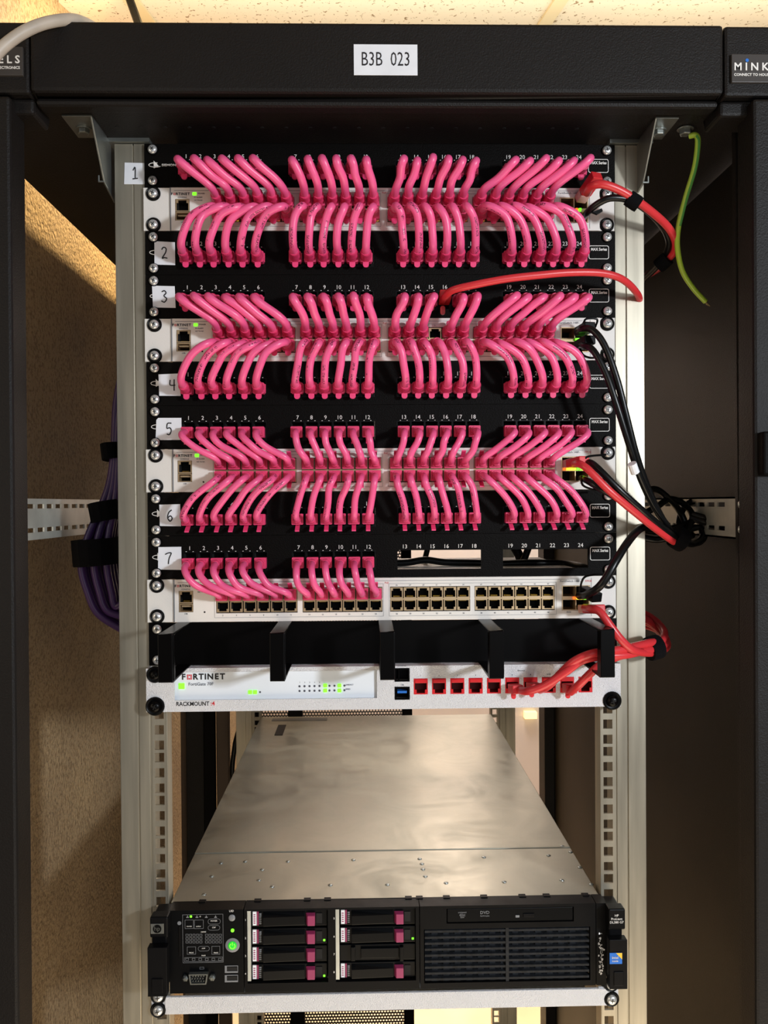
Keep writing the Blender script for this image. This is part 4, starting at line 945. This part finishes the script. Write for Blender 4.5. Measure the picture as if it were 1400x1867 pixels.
# red cable from panel 3 port 16
x16, z16 = PX[15], ztop(3)-.0276
t = run('red_patch_cable', [(808, 548, -.012), (812, 540, -.036), (826, 529, -.050), (862, 520, -.058), (920, 509, -.060), (980, 502, -.058), (1040, 497, -.054), (1096, 498, -.048), (1132, 508, -.040), (1156, 528, -.022), (1166, 548, .005), (1160, 572, .035), (1140, 600, .07)], .0036, M_redp, 'red patch cable in port 16 of panel 3, arching right over the rail', 'patch cable')
plug(t, 809, 549, -.0036, (0, -6), M_redc, l=.022, clear=False); tab(t, 807, 566, -.014, M_redc)
# switch 1 : red and black
t = run('red_uplink_cable', [(1070, 352, -.030), (1078, 340, -.048), (1098, 336, -.056), (1128, 346, -.054), (1158, 364, -.048), (1190, 388, -.034), (1216, 412, -.018), (1230, 436, -.006), (1230, 456, .006), (1216, 474, .02), (1202, 488, .045), (1180, 502, .08), (1150, 522, .12)], .0040, M_redp, 'red network cable from the topmost switch, strapped to a black one', 'cable', 'uplink cables')
plug(t, 1066, 352, -.012, (20, -26), M_redc, l=.024, name='plug')
t = run('black_uplink_cable', [(1062, 398, -.010), (1072, 386, -.034), (1092, 370, -.046), (1116, 361, -.050), (1150, 366, -.046), (1184, 388, -.032), (1208, 414, -.014), (1219, 438, -.002), (1216, 458, .010), (1206, 474, .025), (1192, 492, .05), (1150, 530, .12)], .0034, M_blackc, 'black fibre cable from the topmost switch, running beside the red one', 'cable', 'uplink cables')
bm = NB(); q = [at(1078, 388, -.04), at(1096, 381, -.04), at(1098, 386, -.04), at(1088, 392, -.04)]; prism(bm, [(p.x, p.z) for p in q], -.042, -.039); obj('pull_tab', bm, M_blk, t)
def strap(px, py, Y, dirn, r, label, w=.013, tail=None):
    c = at(px, py, Y); d = Vector(dirn).normalized(); bm = NB(); path = [c+d*w*(i/6-.5) for i in range(7)]
    sweep(bm, path, lambda t: r if .05 < t < .95 else r*.96, 18)
    if tail: 
        a = at(*tail); s = Vector((.0012, .0008, .004)); hexa(bm, [c-d*w*.4+Vector((0, -r, 0)), c+d*w*.4+Vector((0, -r, 0)), a+d*w*.4, a-d*w*.4, c-d*w*.4+Vector((0, -r+.0015, 0)), c+d*w*.4+Vector((0, -r+.0015, 0)), a+d*w*.4+Vector((0, .0015, 0)), a-d*w*.4+Vector((0, .0015, 0))])
    return tag(obj('cable_strap', bm, M_velcro, None, smooth=True), label, 'cable strap', 'black cable straps')
strap(1155, 367, -.047, (30, 0, -20), .0078, 'black hook strap around red and black cables beside the top switch')
strap(1209, 478, .018, (-18, 20, -16), .0080, 'black hook strap at the lower end of the top cable loop')
# switch 2 : two black leads
t = run('black_uplink_cable', [(1052, 606, -.012), (1060, 600, -.036), (1080, 602, -.048), (1102, 630, -.052), (1124, 690, -.052), (1142, 760, -.048), (1160, 830, -.040), (1184, 898, -.024), (1210, 950, -.010), (1234, 982, .0)], .0034, M_blackc, 'black fibre lead from the upper cage of the switch below panel 3', 'cable', 'uplink cables')
t = run('black_uplink_cable', [(1056, 630, -.012), (1064, 630, -.036), (1082, 640, -.050), (1104, 680, -.054), (1124, 738, -.054), (1146, 808, -.048), (1166, 868, -.036), (1190, 920, -.020), (1216, 958, -.008), (1236, 988, .004)], .0034, M_blackc, 'black fibre lead from the lower cage of the switch below panel 3', 'cable', 'uplink cables')
bm = NB(); P = [at(1152, 845, -.050), at(1158, 862, -.046)]; sweep(bm, [P[0], (P[0]+P[1])/2, P[1]], .0044, 12); obj('cable_tag', bm, M_paper, t, label='small white wrap-around tag')
def bail(t, pts, r=.0011):
    bm = NB(); sweep(bm, catmull([at(*p) for p in pts], 6), r, 8); obj('bail_loop', bm, M_blk, t, smooth=True)
bail(t, [(1058, 602, -.02), (1064, 588, -.03), (1070, 581, -.032), (1088, 582, -.032), (1086, 594, -.028), (1080, 604, -.02)])
bail(t, [(1056, 632, -.02), (1062, 646, -.03), (1074, 652, -.03), (1088, 652, -.02)])
for y, nm in ((606, 0), (630, 1)): plug(t, 1056, y, -.016, (12, -4), M_blk, w=.0060, h=.0044, l=.024, clear=False, name='transceiver')
# switch 3 : red and two black
t = run('red_uplink_cable', [(1046, 846, -.016), (1056, 846, -.042), (1072, 856, -.052), (1110, 894, -.054), (1150, 928, -.046), (1190, 960, -.028), (1226, 986, -.006), (1234, 991, .0)], .0038, M_redp, 'red network cable from the switch below panel 5, slanting down right', 'cable', 'uplink cables')
plug(t, 1040, 845, -.008, (18, -4), M_redc, l=.026)
t = run('black_uplink_cable', [(1062, 846, -.012), (1076, 844, -.034), (1094, 858, -.046), (1130, 894, -.050), (1172, 932, -.040), (1212, 966, -.018), (1238, 984, .0)], .0036, M_blackc, 'black cable from the switch below panel 5, slanting above the red one', 'cable', 'uplink cables')
bail(t, [(1062, 850, -.02), (1066, 838, -.03), (1074, 832, -.032), (1104, 829, -.024)])
t = run('black_uplink_cable', [(1060, 872, -.010), (1070, 876, -.030), (1090, 888, -.040), (1130, 912, -.040), (1172, 944, -.032), (1212, 974, -.012), (1232, 990, .006)], .0034, M_blackc, 'black cable from the switch below panel 5, running underneath the red one', 'cable', 'uplink cables')
bail(t, [(1060, 868, -.02), (1062, 884, -.03), (1080, 892, -.03), (1100, 893, -.02)])
strap(1238, 982, .002, (30, 5, -18), .0125, 'black hook strap gathering black and red cables in front of the right depth rail')
# switch 4 : black
t = run('black_uplink_cable', [(1056, 1086, -.010), (1070, 1084, -.034), (1090, 1072, -.050), (1106, 1052, -.054), (1122, 1024, -.052), (1142, 992, -.040), (1162, 968, -.022), (1180, 960, .0), (1206, 966, .03), (1240, 976, .05)], .0040, M_blackc, 'black cable rising from the lowest switch to the bundle on the right', 'cable', 'uplink cables')
plug(t, 1062, 1076, -.012, (20, 12), M_blk, w=.0058, h=.0048, l=.026, clear=False, name='transceiver')
bail(t, [(1058, 1080, -.02), (1060, 1062, -.03), (1070, 1050, -.034), (1100, 1048, -.034), (1106, 1056, -.036)])
# tangle of slack leads on the depth rail
tg = [[(1165, 900, .02), (1195, 892, .05), (1222, 912, .06), (1240, 934, .07), (1252, 960, .07), (1262, 978, .08)],
      [(1172, 938, .04), (1200, 922, .05), (1220, 910, .06), (1245, 918, .07), (1262, 940, .08), (1250, 964, .07), (1225, 972, .06), (1180, 968, .05)],
      [(1168, 962, .03), (1200, 966, .04), (1230, 962, .05), (1262, 950, .07), (1280, 930, .08), (1270, 914, .09), (1250, 922, .09), (1238, 950, .08), (1244, 985, .07), (1272, 990, .07), (1284, 976, .07), (1270, 958, .08)],
      [(1240, 984, .01), (1262, 992, .03), (1280, 980, .05), (1276, 962, .06), (1255, 966, .06)],
      [(1262, 938, .06), (1290, 946, .05), (1318, 956, .03), (1338, 966, .01)],
      [(1258, 944, .06), (1290, 954, .05), (1320, 963, .03), (1338, 970, .012)],
      [(1170, 980, .03), (1198, 984, .03), (1225, 978, .03), (1250, 968, .05), (1262, 948, .06)]]
desc = ['highest slack black lead, arching up behind the rack rail', 'slack black lead looping over the depth rail slots', 'slack black lead coiled in a knot at the right end of the tangle',
        'short black loop hanging just right of the lower strap', 'upper of two black leads running right along the depth rail', 'lower of two black leads running right along the depth rail', 'lowest slack black lead, hanging under the depth rail']
for p, dsc in zip(tg, desc): run('slack_black_cable', p, .0036, M_blackc, dsc, 'cable', 'slack black cables on the right')
# red cables to the firewall and the lowest switch
t = run('red_network_cable', [(1066, 1108, -.018), (1078, 1110, -.044), (1094, 1116, -.056), (1112, 1140, -.060), (1132, 1166, -.060), (1152, 1184, -.054), (1176, 1190, -.036), (1200, 1188, -.012), (1216, 1178, .008), (1210, 1160, .03), (1190, 1140, .05), (1160, 1128, .06)], .0040, M_redp, 'red network cable dropping from the lowest switch past the cable manager', 'cable', 'red network cables')
plug(t, 1070, 1110, -.010, (16, -6), M_redc, l=.026)
FGc = [([(944, 1258, -.026), (962, 1260, -.044), (992, 1250, -.052), (1030, 1226, -.058), (1062, 1204, -.060), (1100, 1196, -.058), (1140, 1194, -.052), (1176, 1186, -.036), (1204, 1180, -.012), (1214, 1166, .014), (1196, 1142, .04), (1160, 1118, .06)], 'red cable in the sixth jack of the firewall, sixth from the left', 935, 1254),
       ([(984, 1258, -.024), (1000, 1250, -.040), (1022, 1228, -.050), (1046, 1206, -.060), (1078, 1192, -.066), (1110, 1188, -.062), (1150, 1180, -.050), (1184, 1172, -.032), (1206, 1168, -.008), (1210, 1150, .02), (1190, 1128, .05), (1160, 1112, .07)], 'red cable in the seventh jack of the firewall, arching highest', 968, 1251),
       ([(1040, 1262, -.030), (1056, 1248, -.044), (1076, 1228, -.050), (1098, 1210, -.052), (1130, 1196, -.044), (1170, 1188, -.026), (1196, 1184, -.006), (1210, 1182, .012), (1200, 1150, .05), (1160, 1136, .08)], 'red cable in the ninth jack of the firewall, nearest the right rail', 1034, 1253)]
for P, lb, px, py in FGc:
    t = run('red_network_cable', P, .0040, M_redp, lb, 'cable', 'red network cables')
    plug(t, px, py, -.017, (12 if px < 1000 else 6, -4), M_redc, l=.014, clear=False); tab(t, px+1, py+12, -.026, M_redc)
strap(1192, 1181, -.020, (30, 8, 6), .0125, 'black hook strap around the red cables at the bottom right')
# earth wire
t = run('earth_wire', [(1257, 248, -.030), (1269, 247, -.034), (1272, 262, -.034), (1266, 306, -.030), (1250, 360, -.022), (1237, 412, -.014), (1235, 452, -.006), (1244, 494, .004), (1264, 526, .012), (1286, 550, .018)], .0028, M_green, 'loose green and yellow earth wire hanging from the roof bolt', 'wire')
P = catmull([at(*p) for p in [(1270, 247, -.036), (1274, 262, -.036), (1268.5, 306, -.032), (1252.5, 360, -.024), (1239.5, 412, -.016)]], 6); bm = NB(); sweep(bm, P, .0014, 8); obj('green_stripe', bm, M_ggreen, t, smooth=True)
bm = NB(); a = at(1285, 549, .018)
for i in range(5): e = at(1288+i*1.6, 556+i*.6, .018); sweep(bm, [a, (a+e)/2, e], .0004, 5)
obj('bare_strand', bm, mat('copper_strand', (150, 130, 90), .4, .6), t)
# purple bundle behind the left rail
for i in range(12):
    f = i/11; Y = .10+.02*(i % 4); x0 = 150+f*64
    pts = [(232, 640+i*9, Y), (213+f*14, 730+i*4, Y), (212+f*12-4, 820, Y), (200+f*18, 880, Y), (182+f*34, 930, Y), (160+f*52, 980, Y), (x0-2, 1030, Y), (x0+6+4*(1-f), 1080, Y), (x0+22*(1-f)+8, 1120-f*20, Y), (228, 1151-f*70, Y), (262, 1172-f*80, Y+.01)]
    dd = ['outermost', 'second', 'third', 'fourth', 'fifth', 'sixth', 'seventh', 'eighth', 'ninth', 'tenth', 'eleventh', 'innermost'][i]
    run('purple_cable', pts, .0043, M_purple, 'purple network cable, %s from the left in the bundle beside the left rail' % dd, 'cable', 'purple cables in the left bundle', n=10)
def wrap(px0, py0, px1, py1, half, w, label):
    a, b = at(px0, py0, .13), at(px1, py1, .13); bm = NB(); d = (b-a).normalized(); u = Vector((-d.z, 0, d.x))
    prismP = []
    for k in range(14):
        an = 2*pi*k/14; prismP.append((cos(an)*half, sin(an)))
    rows_ = []
    for s in (-.5, .5):
        rows_.append([bm.verts.new((a+b)/2+d*((b-a).length*.5*cos(2*pi*k/16))+Vector((0, half*sin(2*pi*k/16), 0))+u*w*s) for k in range(16)])
    for k in range(16): bm.faces.new((rows_[0][k], rows_[0][(k+1) % 16], rows_[1][(k+1) % 16], rows_[1][k]))
    bm.faces.new(rows_[0][::-1]); bm.faces.new(rows_[1])
    tag(obj('cable_strap', bm, M_velcro), label, 'cable strap', 'black cable straps')
wrap(138, 1008, 240, 1000, .055, .030, 'wide black hook strap around the purple bundle, lowest of three')
wrap(170, 938, 240, 925, .05, .022, 'black hook strap around the purple bundle, middle of three')
wrap(192, 828, 240, 822, .045, .018, 'small black hook strap around the purple bundle, uppermost of three')
# grey cable over the header
run('light_grey_cable', [(-45, 170, -.13), (-12, 106, -.125), (25, 70, -.12), (70, 46, -.11), (118, 36, -.095), (150, 40, -.075), (185, 60, -.04), (220, 90, .0)], .0053, M_greyc, 'thick light grey cable arching over the left end of the cabinet header', 'cable')
a = at(60, -20, .55); bm = NB(); sweep(bm, [at(48, -40, .5), at(72, 12, .42), at(92, 60, .36)], .008, 12); tag(obj('conduit_pipe', bm, M_greyc, smooth=True), 'pale conduit pipe under the ceiling at the top left', 'pipe')
bm = NB(); sweep(bm, [at(14, -40, .5), at(46, 12, .42), at(72, 60, .36)], .005, 12); tag(obj('yellow_hose', bm, mat('yellow_hose_jacket', (224, 176, 96), .5), smooth=True), 'thin yellowish hose under the ceiling left of the conduit', 'hose')
a, b = at(232, -10, .3), at(262, 60, .3)
bm = NB(); sweep(bm, [at(226, -30, .32), at(244, 20, .28), at(262, 70, .24)], .0055, 8); tag(obj('black_ceiling_strip', bm, M_black), 'narrow black strip beside the left ceiling grid bar', 'strip')
# cables glimpsed behind panel 7 and at the back
P = [(700, 1026, .16), (740, 1026, .16), (775, 1021, .16), (810, 1025, .16), (860, 1026, .16), (900, 1028, .16), (920, 1028, .16), (970, 1026, .16), (1030, 1028, .16), (1066, 1034, .12), (1090, 1045, .1)]
run('black_cable_behind', P, .0042, M_blackc, 'black cable lying behind the openings of panel 7', 'cable')
run('black_cable_riser', [(772, 1030, .22), (778, 1006, .22), (786, 975, .22), (800, 900, .2)], .0036, M_blackc, 'black cable rising steeply behind the left opening of panel 7', 'cable')
run('black_cable_riser', [(952, 1030, .22), (945, 1010, .22), (930, 985, .22), (900, 930, .2)], .0060, M_blackc, 'black cable slanting up left behind the right opening of panel 7', 'cable')
run('black_cable_riser', [(952, 1028, .2), (960, 1008, .2), (970, 980, .2), (985, 940, .2)], .0045, M_blackc, 'black cable slanting up right behind the right opening of panel 7', 'cable')
run('hanging_rear_cable', [(435, 1180, .85), (440, 1300, .85), (428, 1360, .85), (424, 1420, .85), (440, 1500, .85), (450, 1700, .85)], .005, M_blackc, 'black cable hanging behind the server on the left', 'cable')
# brown cloth strip hanging at the rear right
bm = NB(); P = [at(918, 1150, .86), at(920, 1300, .86), at(924, 1342, .86)]; sweep(bm, catmull(P, 6), lambda t: .014+.003*sin(t*20), 12, squash=.4)
bm2 = bm; tag(obj('hanging_cloth', bm2, M_brown, smooth=True), 'dark brown cloth strip hanging behind the server on the right', 'cloth')
# ceiling light's reflection on the back wall, put in as a glowing box
bm = NB(); p0, p1 = at(957, 1311, 2.42), at(979, 1299, 2.42); box(bm, p0.x, p1.x, 2.42, 2.45, p0.z, p1.z); tag(obj('light_reflection', bm, mat('light_reflection_glow', (255, 238, 160), .5, emit=1.6)), 'small glowing rectangle imitating a ceiling light reflection on the far back wall', 'reflection')
print('objects', len(bpy.data.objects))
